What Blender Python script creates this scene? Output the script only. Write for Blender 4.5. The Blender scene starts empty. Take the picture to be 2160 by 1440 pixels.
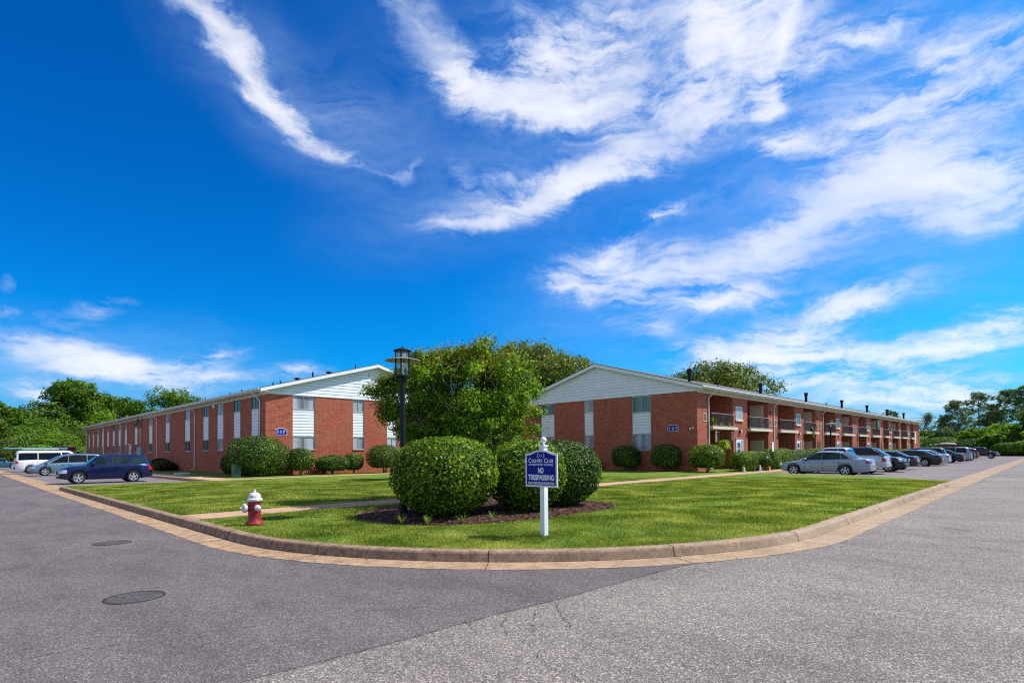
import bpy, math, random
import numpy as np
from mathutils import Vector as V, Matrix
random.seed(7); RNG=np.random.default_rng(7)
S=bpy.context.scene; COL=S.collection
ORG={}          # origin (world) that the verts of a thing's parts are measured from
# ---------------------------------------------------------------- tagging
def tag(o,label=None,cat=None,group=None,kind=None):
    if label: o['label']=label
    if cat: o['category']=cat
    if group: o['group']=group
    if kind: o['kind']=kind
    return o
def thing(name,label,cat,loc=(0,0,0),rz=0,group=None):
    o=bpy.data.objects.new(name,None); COL.objects.link(o); o.empty_display_size=.2
    o.location=loc; o.rotation_euler=(0,0,rz); ORG[o]=V(loc) if rz==0 else V((0,0,0))
    return tag(o,label,cat,group)
class MB:
    def __init__(s): s.v=[]; s.f=[]; s.m=[]; s.mi=0
    def q(s,*p):
        n=len(s.v); s.v+= [tuple(a) for a in p]; s.f.append(tuple(range(n,n+len(p)))); s.m.append(s.mi)
    def box(s,x0,x1,y0,y1,z0,z1):
        if x0>x1:x0,x1=x1,x0
        if y0>y1:y0,y1=y1,y0
        n=len(s.v); s.v+=[(x0,y0,z0),(x1,y0,z0),(x1,y1,z0),(x0,y1,z0),(x0,y0,z1),(x1,y0,z1),(x1,y1,z1),(x0,y1,z1)]
        s.f+=[(n,n+3,n+2,n+1),(n+4,n+5,n+6,n+7),(n,n+1,n+5,n+4),(n+1,n+2,n+6,n+5),(n+2,n+3,n+7,n+6),(n+3,n,n+4,n+7)]; s.m+=[s.mi]*6
    def ring(s,rings,cap=True,closed=True):
        """rings: list of equal-length point lists, skinned one to the next"""
        n=len(s.v); k=len(rings[0])
        for r in rings: s.v+=[tuple(p) for p in r]
        for i in range(len(rings)-1):
            for j in range(k if closed else k-1):
                a=n+i*k+j; b=n+i*k+(j+1)%k; s.f.append((a,b,b+k,a+k)); s.m.append(s.mi)
        if cap:
            s.f.append(tuple(n+j for j in range(k))[::-1]); s.f.append(tuple(n+(len(rings)-1)*k+j for j in range(k))); s.m+=[s.mi]*2
    def tube(s,pts,rad,n=8,cap=True):
        pts=[V(p) for p in pts]; R=[]
        if not hasattr(rad,'__len__'): rad=[rad]*len(pts)
        up=V((0,0,1)); pu=None
        for i,p in enumerate(pts):
            d=(pts[min(i+1,len(pts)-1)]-pts[max(i-1,0)]).normalized()
            if pu is None: pu=d.orthogonal().normalized()
            pu=(pu-d*pu.dot(d)).normalized(); w=d.cross(pu)
            R.append([p+(pu*math.cos(2*math.pi*j/n)+w*math.sin(2*math.pi*j/n))*rad[i] for j in range(n)])
        s.ring(R,cap)
    def lathe(s,prof,c=(0,0,0),n=20,axis='z',cap=True):
        """prof: list of (r, h)"""
        R=[]
        for r,h in prof:
            L=[]
            for j in range(n):
                a=2*math.pi*j/n; p=(r*math.cos(a),r*math.sin(a),h)
                if axis=='x': p=(h,r*math.cos(a),r*math.sin(a))
                if axis=='y': p=(r*math.cos(a),h,r*math.sin(a))
                L.append((p[0]+c[0],p[1]+c[1],p[2]+c[2]))
            R.append(L)
        s.ring(R,cap)
    def grid(s,fn,nu,nv):
        n=len(s.v)
        for i in range(nu+1):
            for j in range(nv+1): s.v.append(tuple(fn(i/nu,j/nv)))
        for i in range(nu):
            for j in range(nv):
                a=n+i*(nv+1)+j; s.f.append((a,a+1,a+nv+2,a+nv+1)); s.m.append(s.mi)
    def build(s,name,mat,parent=None,smooth=False,local=False):
        me=bpy.data.meshes.new(name)
        o0=V((0,0,0)) if (parent is None or local) else ORG[parent]
        me.from_pydata([(a-o0.x,b-o0.y,c-o0.z) for a,b,c in s.v],[],s.f)
        mats=mat if isinstance(mat,(list,tuple)) else [mat]
        for m in mats: me.materials.append(m)
        if len(mats)>1: me.polygons.foreach_set('material_index',s.m)
        if smooth:
            me.polygons.foreach_set('use_smooth',[True]*len(s.f))
            if smooth!=True: me.set_sharp_from_angle(angle=math.radians(smooth))
        me.update()
        o=bpy.data.objects.new(name,me); COL.objects.link(o)
        if parent is not None: o.parent=parent; ORG[o]=ORG[parent]
        else: ORG[o]=V((0,0,0))
        return o
def copytree(o,parent=None):
    c=o.copy(); COL.objects.link(c); ORG[c]=ORG.get(o,V((0,0,0)))
    if parent is not None: c.parent=parent
    for ch in [x for x in CH.get(o,[]) or o.children]: copytree(ch,c)
    return c
CH={}
def nparr(name,verts,quad,mat,parent=None,nper=4):
    """fast mesh of separate polygons of nper corners"""
    n=len(verts)//nper; me=bpy.data.meshes.new(name)
    me.vertices.add(len(verts)); me.vertices.foreach_set('co',np.ascontiguousarray(verts,dtype=np.float32).ravel())
    me.loops.add(n*nper); me.loops.foreach_set('vertex_index',np.arange(n*nper,dtype=np.int32))
    me.polygons.add(n); me.polygons.foreach_set('loop_start',np.arange(0,n*nper,nper,dtype=np.int32))
    try: me.polygons.foreach_set('loop_total',np.full(n,nper,dtype=np.int32))
    except Exception: pass
    me.update(calc_edges=True); me.materials.append(mat)
    o=bpy.data.objects.new(name,me); COL.objects.link(o)
    if parent is not None: o.parent=parent; ORG[o]=ORG[parent]
    return o
# ---------------------------------------------------------------- materials
class NT:
    def __init__(s,name,world=False):
        if world: s.o=world; s.t=world.node_tree
        else: s.o=bpy.data.materials.new(name); s.o.use_nodes=True; s.t=s.o.node_tree
        s.t.nodes.clear()
    def n(s,typ,ins=None,**kw):
        nd=s.t.nodes.new(typ)
        for k,v in kw.items(): setattr(nd,k,v)
        for k,v in (ins or {}).items():
            i=nd.inputs[k]
            if isinstance(v,bpy.types.NodeSocket): s.t.links.new(v,i)
            elif isinstance(v,bpy.types.Node): s.t.links.new(v.outputs[0],i)
            else:
                if isinstance(v,(tuple,list)) and i.type=='RGBA' and len(v)==3: v=(*v,1)
                i.default_value=v
        return nd
    def math(s,op,a,b=0,c=0,clamp=False):
        nd=s.n('ShaderNodeMath',{0:a,1:b,2:c},operation=op); nd.use_clamp=clamp; return nd.outputs[0]
    def vm(s,op,a,b=(0,0,0)):
        nd=s.n('ShaderNodeVectorMath',{0:a,1:b},operation=op); return nd.outputs[0]
    def ramp(s,fac,stops):
        nd=s.n('ShaderNodeValToRGB',{0:fac}); e=nd.color_ramp.elements
        while len(e)<len(stops): e.new(.5)
        for el,(p,c) in zip(e,stops): el.position=p; el.color=(*c,1) if len(c)==3 else c
        return nd.outputs[0]
    def noise(s,vec,scale,detail=3,rough=.5,dist=0): return s.n('ShaderNodeTexNoise',{'Vector':vec,'Scale':scale,'Detail':detail,'Roughness':rough,'Distortion':dist})
    def mix(s,f,a,b,mode='MIX'):
        nd=s.n('ShaderNodeMix',data_type='RGBA',blend_type=mode)
        for i,v in ((0,f),(6,a),(7,b)):
            if isinstance(v,bpy.types.NodeSocket): s.t.links.new(v,nd.inputs[i])
            else: nd.inputs[i].default_value=(*v,1) if isinstance(v,tuple) and len(v)==3 else v
        return nd.outputs[2]
    def out(s,sh,disp=None):
        s.n('ShaderNodeOutputMaterial',{'Surface':sh}); return s.o
    def pos(s): return s.n('ShaderNodeNewGeometry').outputs['Position']
def P(t,**k):
    m={'color':'Base Color','rough':'Roughness','metal':'Metallic','normal':'Normal','coat':'Coat Weight','alpha':'Alpha','spec':'Specular IOR Level','trans':'Transmission Weight','emis':'Emission Color','es':'Emission Strength','croug':'Coat Roughness'}
    return t.n('ShaderNodeBsdfPrincipled',{m[a]:v for a,v in k.items()}).outputs[0]
def bump(t,h,st=.3,d=.02): return t.n('ShaderNodeBump',{'Height':h,'Strength':st,'Distance':d}).outputs[0]
def simple(name,col,rough=.6,metal=0,var=.12,coat=0,scale=3,spec=.5):
    t=NT(name); p=t.n('ShaderNodeTexCoord').outputs['Object']
    n=t.noise(p,scale,5,.6).outputs[0]
    c=t.ramp(n,[(.3,tuple(x*(1-var) for x in col)),(.7,tuple(min(1,x*(1+var)) for x in col))])
    return t.out(P(t,color=c,rough=rough,metal=metal,coat=coat,spec=spec))
def brickmat(name,c1,c2,mortar):
    t=NT(name); p=t.pos(); s=t.n('ShaderNodeSeparateXYZ',{0:p})
    a=t.math('ADD',s.outputs[0],s.outputs[1]); v=t.n('ShaderNodeCombineXYZ',{0:a,1:s.outputs[2],2:0}).outputs[0]
    b=t.n('ShaderNodeTexBrick',{'Vector':v,'Color1':c1,'Color2':c2,'Mortar':mortar,'Scale':1.0,'Mortar Size':.008,'Mortar Smooth':.2,'Bias':-.1,'Brick Width':.215,'Row Height':.0762})
    n=t.noise(p,.7,4,.6).outputs[0]; n2=t.noise(t.n('ShaderNodeMapping',{'Vector':p,'Scale':(3.,3.,9.)}).outputs[0],1.6,5,.7).outputs[0]
    c=t.mix(t.math('MULTIPLY',n,.55),b.outputs[0],(.7,.62,.6),'MULTIPLY')
    c=t.mix(t.ramp(n2,[(.42,(0,0,0)),(.7,(1,1,1))]),c,t.mix(1.,c,(.72,.66,.68),'MULTIPLY'))
    return t.out(P(t,color=c,rough=.9,normal=bump(t,t.math('SUBTRACT',1,b.outputs[1]),.6,.008),spec=.25))
def leafmat(name,cols,trans=.3,gl=.45,tcol=None,nsc=.9,nw=.9):
    t=NT(name); g=t.n('ShaderNodeNewGeometry'); r=g.outputs['Random Per Island']
    n=t.noise(g.outputs['Position'],nsc,3).outputs[0]
    f=t.math('ADD',t.math('MULTIPLY',r,.75),t.math('MULTIPLY',t.math('SUBTRACT',n,.5),nw),clamp=True)
    c=t.ramp(f,[(i/(len(cols)-1),k) for i,k in enumerate(cols)])
    d=P(t,color=c,rough=max(gl,.5),spec=.18)
    tr=t.n('ShaderNodeBsdfTranslucent',{0:t.mix(1.,c,tcol or (1.3,1.25,.5),'MULTIPLY')}).outputs[0]
    return t.out(t.n('ShaderNodeMixShader',{0:trans,1:d,2:tr}).outputs[0])
def asphalt(name,base,light,fine=95.,amt=1.,lanes=0.):
    t=NT(name); p=t.pos()
    r1=t.n('ShaderNodeSeparateColor',{0:t.n('ShaderNodeTexVoronoi',{'Vector':p,'Scale':fine}).outputs['Color']}).outputs[0]
    r2=t.n('ShaderNodeSeparateColor',{0:t.n('ShaderNodeTexVoronoi',{'Vector':p,'Scale':fine*2.3}).outputs['Color']}).outputs[0]
    def cr(r): return t.ramp(r,[(0,tuple(x*(1-.7*amt) for x in base)),(.3,tuple(x*.85 for x in base)),(.74,base),(.9,light),(1,tuple(min(1,x*1.5) for x in light))])
    c=t.mix(.5,cr(r1),cr(r2))
    n1=t.noise(p,.22,6,.62,.6).outputs[0]; n2=t.noise(t.n('ShaderNodeMapping',{'Vector':p,'Scale':(1.,.35,1)}).outputs[0],1.7,7,.68).outputs[0]; n3=t.noise(p,9,4,.6).outputs[0]
    c=t.mix(t.ramp(n1,[(.38,(0,0,0)),(.62,(1,1,1))]),t.mix(1.,c,(.80,.79,.82),'MULTIPLY'),c)
    c=t.mix(t.ramp(n2,[(.34,(0,0,0)),(.56,(1,1,1))]),t.mix(1.,c,(.78,.77,.79),'MULTIPLY'),c)
    c=t.mix(t.ramp(n3,[(.30,(0,0,0)),(.5,(1,1,1))]),t.mix(1.,c,(.86,.85,.86),'MULTIPLY'),c)
    if lanes:
        s=t.n('ShaderNodeSeparateXYZ',{0:p}); wv=t.math('SINE',t.math('ADD',t.math('MULTIPLY',s.outputs[0 if lanes==1 else 1],1.9),t.math('MULTIPLY',n1,5)))
        c=t.mix(t.math('MULTIPLY',t.math('MULTIPLY_ADD',wv,.5,.5),.30),c,t.mix(1.,c,(1.22,1.2,1.18),'MULTIPLY'))
    st=t.noise(p,.9,3,.5,.3).outputs[0]
    c=t.mix(t.math('MULTIPLY',t.ramp(st,[(.66,(0,0,0)),(.76,(1,1,1))]),.35),c,(.06,.052,.052))
    return t.out(P(t,color=c,rough=.88,spec=.22,normal=bump(t,r1,.4,.004)))
def concrete(name,c1,c2,stain,sc=1.,stamt=.6,grit=1.,east=None):
    t=NT(name); p=t.pos(); n=t.noise(p,1.3*sc,6,.65).outputs[0]; n2=t.noise(p,5*sc,6,.7,.4).outputs[0]; n3=t.noise(p,90,2,.6).outputs[0]; n4=t.noise(p,.45,4,.6).outputs[0]
    c=t.ramp(n,[(.3,c1),(.7,c2)])
    k=t.math('MULTIPLY',t.ramp(n2,[(.40,(0,0,0)),(.64,(1,1,1))]),stamt)
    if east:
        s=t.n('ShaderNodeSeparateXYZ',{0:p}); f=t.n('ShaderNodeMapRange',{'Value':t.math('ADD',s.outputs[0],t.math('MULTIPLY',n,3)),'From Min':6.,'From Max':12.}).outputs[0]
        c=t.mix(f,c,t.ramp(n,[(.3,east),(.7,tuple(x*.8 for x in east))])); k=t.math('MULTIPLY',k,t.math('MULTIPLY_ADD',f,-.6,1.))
    c=t.mix(k,c,stain)
    c=t.mix(t.math('MULTIPLY',t.ramp(n4,[(.45,(0,0,0)),(.62,(1,1,1))]),.4),c,t.mix(1.,c,(.66,.64,.62),'MULTIPLY'))
    c=t.mix(t.ramp(n3,[(.32,(1,1,1)),(.5,(0,0,0))]),c,t.mix(1.,c,(1-.4*grit,)*3,'MULTIPLY'))
    return t.out(P(t,color=c,rough=.9,spec=.2,normal=bump(t,n3,.5,.005)))
def lawnmat():
    t=NT('lawn_turf'); p=t.pos()
    w=t.noise(p,.28,4,.6).outputs[0]; n1=t.noise(p,1.7,6,.7,.5).outputs[0]; n2=t.noise(t.n('ShaderNodeMapping',{'Vector':p,'Scale':(1,1,1)}).outputs[0],38,4,.75).outputs[0]
    s=t.n('ShaderNodeSeparateXYZ',{0:p}); 
    dry=t.noise(p,.75,4,.7,.8).outputs[0]
    st=t.math('SINE',t.math('ADD',t.math('MULTIPLY',t.math('ADD',s.outputs[1],t.math('MULTIPLY',s.outputs[0],-.25)),4.2),t.math('MULTIPLY',w,9)))
    c=t.ramp(n1,[(.3,(.085,.145,.014)),(.5,(.155,.215,.024)),(.66,(.26,.285,.045)),(.8,(.37,.32,.10))])
    c=t.mix(t.math('MULTIPLY',t.ramp(w,[(.45,(0,0,0)),(.6,(1,1,1))]),.55),c,(.10,.20,.014))
    c=t.mix(t.math('MULTIPLY',t.math('MULTIPLY_ADD',st,.5,.5),.42),c,t.mix(1.,c,(.60,.70,.6),'MULTIPLY'))
    c=t.mix(t.math('MULTIPLY',t.ramp(dry,[(.60,(0,0,0)),(.72,(1,1,1))]),.55),c,(.33,.27,.10))
    c=t.mix(t.ramp(n2,[(.34,(1,1,1)),(.52,(0,0,0))]),c,t.mix(1.,c,(.34,.42,.3),'MULTIPLY'))
    c=t.mix(t.ramp(n2,[(.56,(0,0,0)),(.72,(1,1,1))]),c,t.mix(1.,c,(1.5,1.45,1.3),'MULTIPLY'))
    return t.out(P(t,color=c,rough=.8,spec=.15,normal=bump(t,n2,.9,.03)))
def glassmat(name,col,rough=.06,sp=.7):
    t=NT(name); p=t.pos(); n=t.noise(t.n('ShaderNodeMapping',{'Vector':p,'Scale':(1.,1.,.12)}).outputs[0],1.2,2,.5).outputs[0]
    c=t.ramp(n,[(.4,tuple(x*.45 for x in col)),(.55,col),(.7,tuple(x*1.25 for x in col))])
    return t.out(P(t,color=c,rough=rough,spec=sp))
def paint(name,col,metal=.35,rough=.35):
    t=NT(name); return t.out(P(t,color=(*col,1),metal=metal,rough=rough,coat=.6,croug=.04,spec=.4))
def flat(name,col,rough=.5,metal=0.,spec=.5):
    t=NT(name); return t.out(P(t,color=(*col,1),metal=metal,rough=rough,spec=spec))
M={}
M['brick']=brickmat('red_brick',(.52,.088,.034),(.29,.050,.027),(.50,.36,.26))
M['white']=simple('white_paint',(.78,.79,.80),.55,var=.06)
M['siding']=simple('white_siding',(.76,.78,.80),.5,var=.05,scale=1.5)
M['soffit']=simple('cream_soffit',(.62,.56,.47),.7,var=.08)
M['slab']=simple('cream_slab',(.66,.57,.45),.8,var=.15)
M['gutter']=simple('white_gutter',(.74,.74,.73),.4,var=.06)
M['shingle']=simple('roof_shingle',(.10,.095,.095),.95,var=.35,scale=14)
M['frame']=simple('window_frame',(.42,.43,.42),.45,metal=.3,var=.08)
M['glassA']=glassmat('pane_curtained',(.38,.39,.42),.08,.35); M['glassB']=glassmat('pane_dark',(.05,.065,.075),.08,.25); M['glassC']=glassmat('pane_green',(.13,.19,.19),.08,.3)
M['sill']=simple('sill_brick',(.30,.20,.15),.85,var=.2)
M['creamdoor']=simple('cream_door',(.55,.48,.38),.6,var=.06)
M['browndoor']=simple('brown_door',(.09,.022,.016),.6,var=.1)
M['rail']=simple('railing_metal',(.36,.34,.33),.5,metal=.2,var=.1)
M['picket']=simple('picket_metal',(.05,.045,.05),.5,var=.1)
M['black']=simple('black_metal',(.010,.010,.018),.5,var=.2,spec=.25)
M['blk_matte']=flat('black_matte',(.01,.01,.012),.8)
M['blue']=simple('sign_blue',(.008,.018,.26),.7,var=.08,spec=.15)
M['letter']=flat('sign_white',(.85,.86,.88),.5)
M['whiteedge']=simple('sign_edge',(.70,.71,.74),.5,var=.05)
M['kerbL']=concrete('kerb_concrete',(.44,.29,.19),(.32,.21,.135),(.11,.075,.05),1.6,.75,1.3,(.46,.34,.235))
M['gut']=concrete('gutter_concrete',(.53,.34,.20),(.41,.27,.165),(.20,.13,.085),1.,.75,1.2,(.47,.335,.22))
M['walk']=concrete('sidewalk_concrete',(.58,.36,.225),(.49,.31,.20),(.32,.22,.15),.8,.4)
M['asR']=asphalt('asphalt_coarse',(.178,.150,.134),(.54,.47,.40),85.,1.,2)
M['asL']=asphalt('asphalt_fine',(.126,.103,.102),(.33,.285,.27),100.,1.,1)
M['asP']=asphalt('asphalt_lot',(.205,.172,.168),(.32,.275,.265),60.,.6)
M['lawn']=lawnmat()
M['mulch']=concrete('mulch',(.10,.045,.03),(.06,.028,.02),(.02,.01,.008),6.,.9,1.)
M['bark']=simple('bark',(.16,.12,.09),.9,var=.35,scale=9); M['barkp']=simple('bark_pine',(.12,.07,.05),.9,var=.35,scale=9)
M['leaf_box']=leafmat('leaf_hedge',[(.014,.045,.006),(.07,.145,.010),(.25,.36,.018),(.62,.68,.06)],.35,.3,nsc=2.2)
M['leaf_dk']=leafmat('leaf_dark_shrub',[(.012,.038,.010),(.05,.105,.014),(.15,.22,.02),(.38,.43,.05)],.2,.35)
M['leaf_myr']=leafmat('leaf_crepe_myrtle',[(.02,.06,.006),(.09,.20,.010),(.25,.40,.012),(.52,.64,.03)],.42,.4,nsc=2.4,nw=1.3)
M['leaf_bronze']=leafmat('leaf_bronze_tip',[(.12,.10,.02),(.26,.17,.04),(.40,.22,.10)],.35,.45)
M['leaf_oak']=leafmat('leaf_oak',[(.05,.09,.015),(.13,.18,.03),(.24,.28,.05),(.36,.38,.10)],.3,.5)
M['leaf_wood']=leafmat('leaf_woodland',[(.02,.06,.006),(.07,.15,.010),(.16,.28,.015),(.27,.42,.03)],.35,.5)
M['leaf_lime']=leafmat('leaf_lime',[(.05,.11,.008),(.12,.24,.010),(.22,.36,.02),(.30,.42,.04)],.4,.5)
M['leaf_pine']=leafmat('leaf_pine',[(.035,.07,.035),(.08,.135,.065),(.14,.20,.10),(.22,.27,.15)],.5,.6)  # greens lightened in the colour to stand in for distance haze
M['leaf_olive']=leafmat('leaf_olive',[(.03,.06,.008),(.09,.14,.015),(.18,.22,.03)],.3,.5)
M['leaf_red']=leafmat('leaf_maroon',[(.03,.012,.010),(.07,.02,.016)],.2,.5)
M['blade']=leafmat('grass_blade',[(.07,.125,.011),(.19,.26,.032),(.38,.41,.075),(.66,.60,.20)],.4,.6,nsc=.9,nw=1.9)
M['lily']=leafmat('leaf_lily',[(.12,.22,.03),(.25,.33,.06),(.38,.40,.12)],.35,.5)
M['tire']=flat('tyre_rubber',(.012,.012,.013),.85); M['rim']=flat('alloy',(.50,.50,.52),.35,.5); M['rimdk']=flat('wheel_dark',(.015,.015,.015),.8)
M['cglass']=glassmat('car_glass',(.008,.013,.018),.03,.22)
M['cglass2']=glassmat('car_glass_green',(.010,.036,.040),.03,.22)
M['headl']=flat('headlight_lens',(.62,.62,.62),.12,.3); M['taill']=flat('taillight_lens',(.45,.012,.012),.15); M['amber']=flat('amber_lens',(.7,.25,.02),.2)
M['plastic']=flat('bumper_plastic',(.018,.018,.02),.55); M['plate']=flat('plate_white',(.6,.62,.65),.4)
M['hyd_red']=simple('hydrant_red',(.27,.012,.014),.5,var=.35,coat=.15,scale=14); M['hyd_white']=simple('hydrant_white',(.60,.58,.60),.55,var=.2,scale=14)
M['ebox']=simple('utility_green',(.045,.14,.085),.5,var=.15); M['iron']=simple('cast_iron',(.075,.064,.064),.9,metal=.0,var=.3,scale=30)
M['mh']=simple('manhole_rim',(.045,.04,.04),.9,var=.3,scale=20,spec=.1); M['clear']=NT('lamp_glass'); t=M['clear']
_g=t.n('ShaderNodeBsdfGlass',{'Color':(.9,.95,1,1),'Roughness':.02,'IOR':1.1}).outputs[0]; _t=t.n('ShaderNodeBsdfTransparent').outputs[0]
M['clear']=t.out(t.n('ShaderNodeMixShader',{0:.18,1:_t,2:_g}).outputs[0])
M['disc']=simple('lamp_disc',(.52,.52,.44),.5,var=.08)

EXPO=0.47; SUN=4.6; SKG=1.0
CL_A=[(0.4973,0.6062,-2.613,0.0843,0.048,1.0),(0.4566,0.5784,-2.637,0.0697,0.0407,0.95),(0.4034,0.5378,-2.579,0.0828,0.0389,0.95),(0.3517,0.5008,-2.589,0.0769,0.0327,0.95),(0.2942,0.4699,-2.773,0.0763,0.0223,0.9),(0.2306,0.4555,3.125,0.0605,0.0119,0.85),(0.1897,0.4695,2.652,0.0509,0.0094,0.7),(0.1551,0.6544,-2.444,0.1247,0.0501,1.0),(0.0966,0.5952,-2.533,0.149,0.0582,1.05)]
CL_B=[(0.0543,0.5723,-2.738,0.117,0.0418,0.5),(-0.0053,0.5509,-3.01,0.1593,0.0379,1.1),(-0.1076,0.5476,3.079,0.1256,0.0356,1.1),(-0.2086,0.5912,3.071,0.0899,0.021,0.9),(-0.0661,0.6188,-2.811,0.162,0.0681,0.75),(-0.289,0.5813,3.101,0.3128,0.1431,0.68),(-0.352,0.627,-2.946,0.2882,0.0856,0.6),(-0.4739,0.5877,2.2,0.0892,0.0178,1.15),(-0.448,0.5147,1.774,0.0354,0.029,1.1),(-0.3111,0.5085,2.852,0.1957,0.0512,0.75),(-0.1903,0.4836,2.829,0.1741,0.0424,0.9),(-0.0891,0.4387,2.778,0.1416,0.0385,0.9),(0.0134,0.4051,2.927,0.1269,0.0347,0.85),(0.0984,0.3895,3.114,0.1003,0.0219,0.8),(0.0768,0.4473,-2.761,0.0706,0.0312,0.6),(-0.0042,0.4513,-3.132,0.096,0.0296,0.6),(-0.6436,0.4636,2.925,0.1871,0.0835,0.62),(-0.7217,0.4721,-3.022,0.1146,0.0814,0.55),(-0.555,0.433,-3.128,0.1351,0.0465,0.6),(-0.4501,0.45,-3.071,0.06,0.0222,0.8),(-0.5886,0.564,3.057,0.1364,0.0211,0.4),(-0.6413,0.3658,-3.063,0.1967,0.047,1.75),(-0.5843,0.3831,2.934,0.1049,0.045,1.6),(-0.5022,0.3524,2.823,0.1158,0.0421,1.5),(-0.3831,0.3122,3.102,0.1989,0.0473,1.65),(-0.2683,0.2985,3.031,0.1951,0.0429,1.2),(-0.1632,0.3288,2.889,0.1114,0.0386,0.75),(-0.2697,0.3899,2.93,0.1435,0.022,0.8),(-0.6933,0.3253,-2.96,0.1403,0.0439,0.95),(-0.1292,0.2804,-2.935,0.1153,0.0331,0.7),(-0.3066,0.2458,3.141,0.1924,0.0345,0.85),(-0.3894,0.2529,2.989,0.1072,0.0358,0.85),(-0.5383,0.2271,2.951,0.1227,0.0337,1),(-0.452,0.1871,2.956,0.2202,0.0431,0.8),(-0.2431,0.2074,-3.078,0.075,0.0217,1),(-0.4165,0.1526,-3.064,0.2219,0.0322,0.8),(-0.6087,0.1422,-3.137,0.2488,0.0308,0.8),(-0.7148,0.1676,2.953,0.1196,0.0348,0.7),(-0.5172,0.1115,-3.127,0.1597,0.0201,0.6),(-0.6571,0.0802,-3.134,0.2384,0.0417,0.5),(-0.3802,0.136,-3.077,0.1097,0.0193,0.6),(0.7027,0.1458,-3.028,0.1045,0.0384,0.8),(0.6402,0.129,-3.055,0.1359,0.032,0.75),(0.5533,0.1145,3.141,0.1535,0.0303,0.7),(0.4896,0.1181,3.086,0.0993,0.024,0.7),(0.483,0.1539,3.002,0.0671,0.0256,0.75),(0.6324,0.2084,2.638,0.0444,0.0231,0.8),(0.356,0.1396,3.042,0.0748,0.0195,0.85),(0.7366,0.1832,2.97,0.0266,0.0098,0.7),(0.7121,0.0794,-3.132,0.0729,0.024,0.9),(0.6672,0.1757,-2.811,0.0455,0.0246,0.55),(0.7392,0.224,1.698,0.0213,0.0138,0.4)]
CL_C=[(0.4143,0.5533,-2.586,0.2215,0.0962,0.4),(0.2783,0.5199,-2.874,0.2189,0.0934,0.35),(-0.2327,0.5708,-3.117,0.5621,0.2258,0.5),(-0.6598,0.4558,3.128,0.2639,0.1682,0.75),(-0.4871,0.2554,3.065,0.4903,0.1523,0.45),(-0.5226,0.397,3.026,0.2683,0.0993,0.4),(-0.6074,0.0768,-3.076,0.4639,0.0777,0.75),(0.0643,0.4192,2.912,0.2961,0.0898,0.35),(0.6402,0.1223,3.056,0.2878,0.0836,0.5),(-0.2281,0.2826,3.072,0.26,0.1353,0.35)]
# ---------------------------------------------------------------- camera
cam=bpy.data.objects.new('camera',bpy.data.cameras.new('camera')); COL.objects.link(cam); S.camera=cam
cam.data.sensor_width=36; cam.data.lens=36*1182.96/2160; cam.data.shift_y=(928.84-720)/2160
_p,_r,_y=[math.radians(a) for a in (1.17126,-.50891,44.80289)]
fw=V((math.cos(_y)*math.cos(_p),math.sin(_y)*math.cos(_p),math.sin(_p))); rt=V((math.sin(_y),-math.cos(_y),0)); up=rt.cross(fw)
r2=rt*math.cos(_r)+up*math.sin(_r); u2=up*math.cos(_r)-rt*math.sin(_r)
cam.matrix_world=Matrix(((r2.x,u2.x,-fw.x,0),(r2.y,u2.y,-fw.y,0),(r2.z,u2.z,-fw.z,1.6),(0,0,0,1)))
cam.data.clip_end=4000; cam.data.clip_start=.05
S.view_settings.view_transform='Standard'; S.view_settings.look='None'; S.view_settings.gamma=1; S.view_settings.exposure=EXPO
S.render.resolution_x=1024; S.render.resolution_y=682
S.cycles.max_bounces=6; S.cycles.diffuse_bounces=3; S.cycles.glossy_bounces=3; S.cycles.transparent_max_bounces=12
S.cycles.use_denoising=False; S.cycles.filter_width=1.15; S.cycles.sample_clamp_indirect=4
# ---------------------------------------------------------------- sun
SAZ=math.radians(-34); SEL=math.radians(52)
sd=V((math.cos(SAZ)*math.cos(SEL),math.sin(SAZ)*math.cos(SEL),math.sin(SEL)))
L=bpy.data.lights.new('sun','SUN'); L.energy=SUN; L.angle=math.radians(.5); L.color=(1,.955,.88)
so=bpy.data.objects.new('sun',L); COL.objects.link(so); so.rotation_euler=(-sd).to_track_quat('-Z','Y').to_euler(); so.location=(0,0,60)
# ---------------------------------------------------------------- sky
w=bpy.data.worlds.new('World'); S.world=w; w.use_nodes=True
t=NT('',w)
sky=t.n('ShaderNodeTexSky',sky_type='NISHITA',sun_disc=False,sun_elevation=SEL,sun_rotation=math.atan2(sd.x,sd.y))
d=t.n('ShaderNodeTexCoord').outputs['Generated']; s=t.n('ShaderNodeSeparateXYZ',{0:d})
az=t.math('SUBTRACT',t.math('ARCTAN2',s.outputs[1],s.outputs[0]),.782); el=t.math('ARCSINE',s.outputs[2])
q=t.n('ShaderNodeCombineXYZ',{0:az,1:el,2:0}).outputs[0]
w1=t.noise(q,7,5,.6); w2=t.noise(q,2.3,3,.5)
qw=t.vm('ADD',q,t.vm('MULTIPLY',t.vm('SUBTRACT',w1.outputs[1],(.5,.5,.5)),(.09,.065,0)))
qw=t.vm('ADD',qw,t.vm('MULTIPLY',t.vm('SUBTRACT',w2.outputs[1],(.5,.5,.5)),(.05,.035,0)))
def ell(E,src,p=1.):
    acc=None
    for x,y,a,sx,sy,st in E:
        m=t.n('ShaderNodeMapping',{'Vector':src,'Location':(x,y,0),'Rotation':(0,0,a),'Scale':(sx*1.3,sy*1.3,1)},vector_type='TEXTURE')
        g=t.n('ShaderNodeTexGradient',{0:m.outputs[0]},gradient_type='QUADRATIC_SPHERE').outputs[1]
        acc=t.math('MULTIPLY',g,st*1.5) if acc is None else t.math('MULTIPLY_ADD',g,st*1.5,acc)
    return acc
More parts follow.
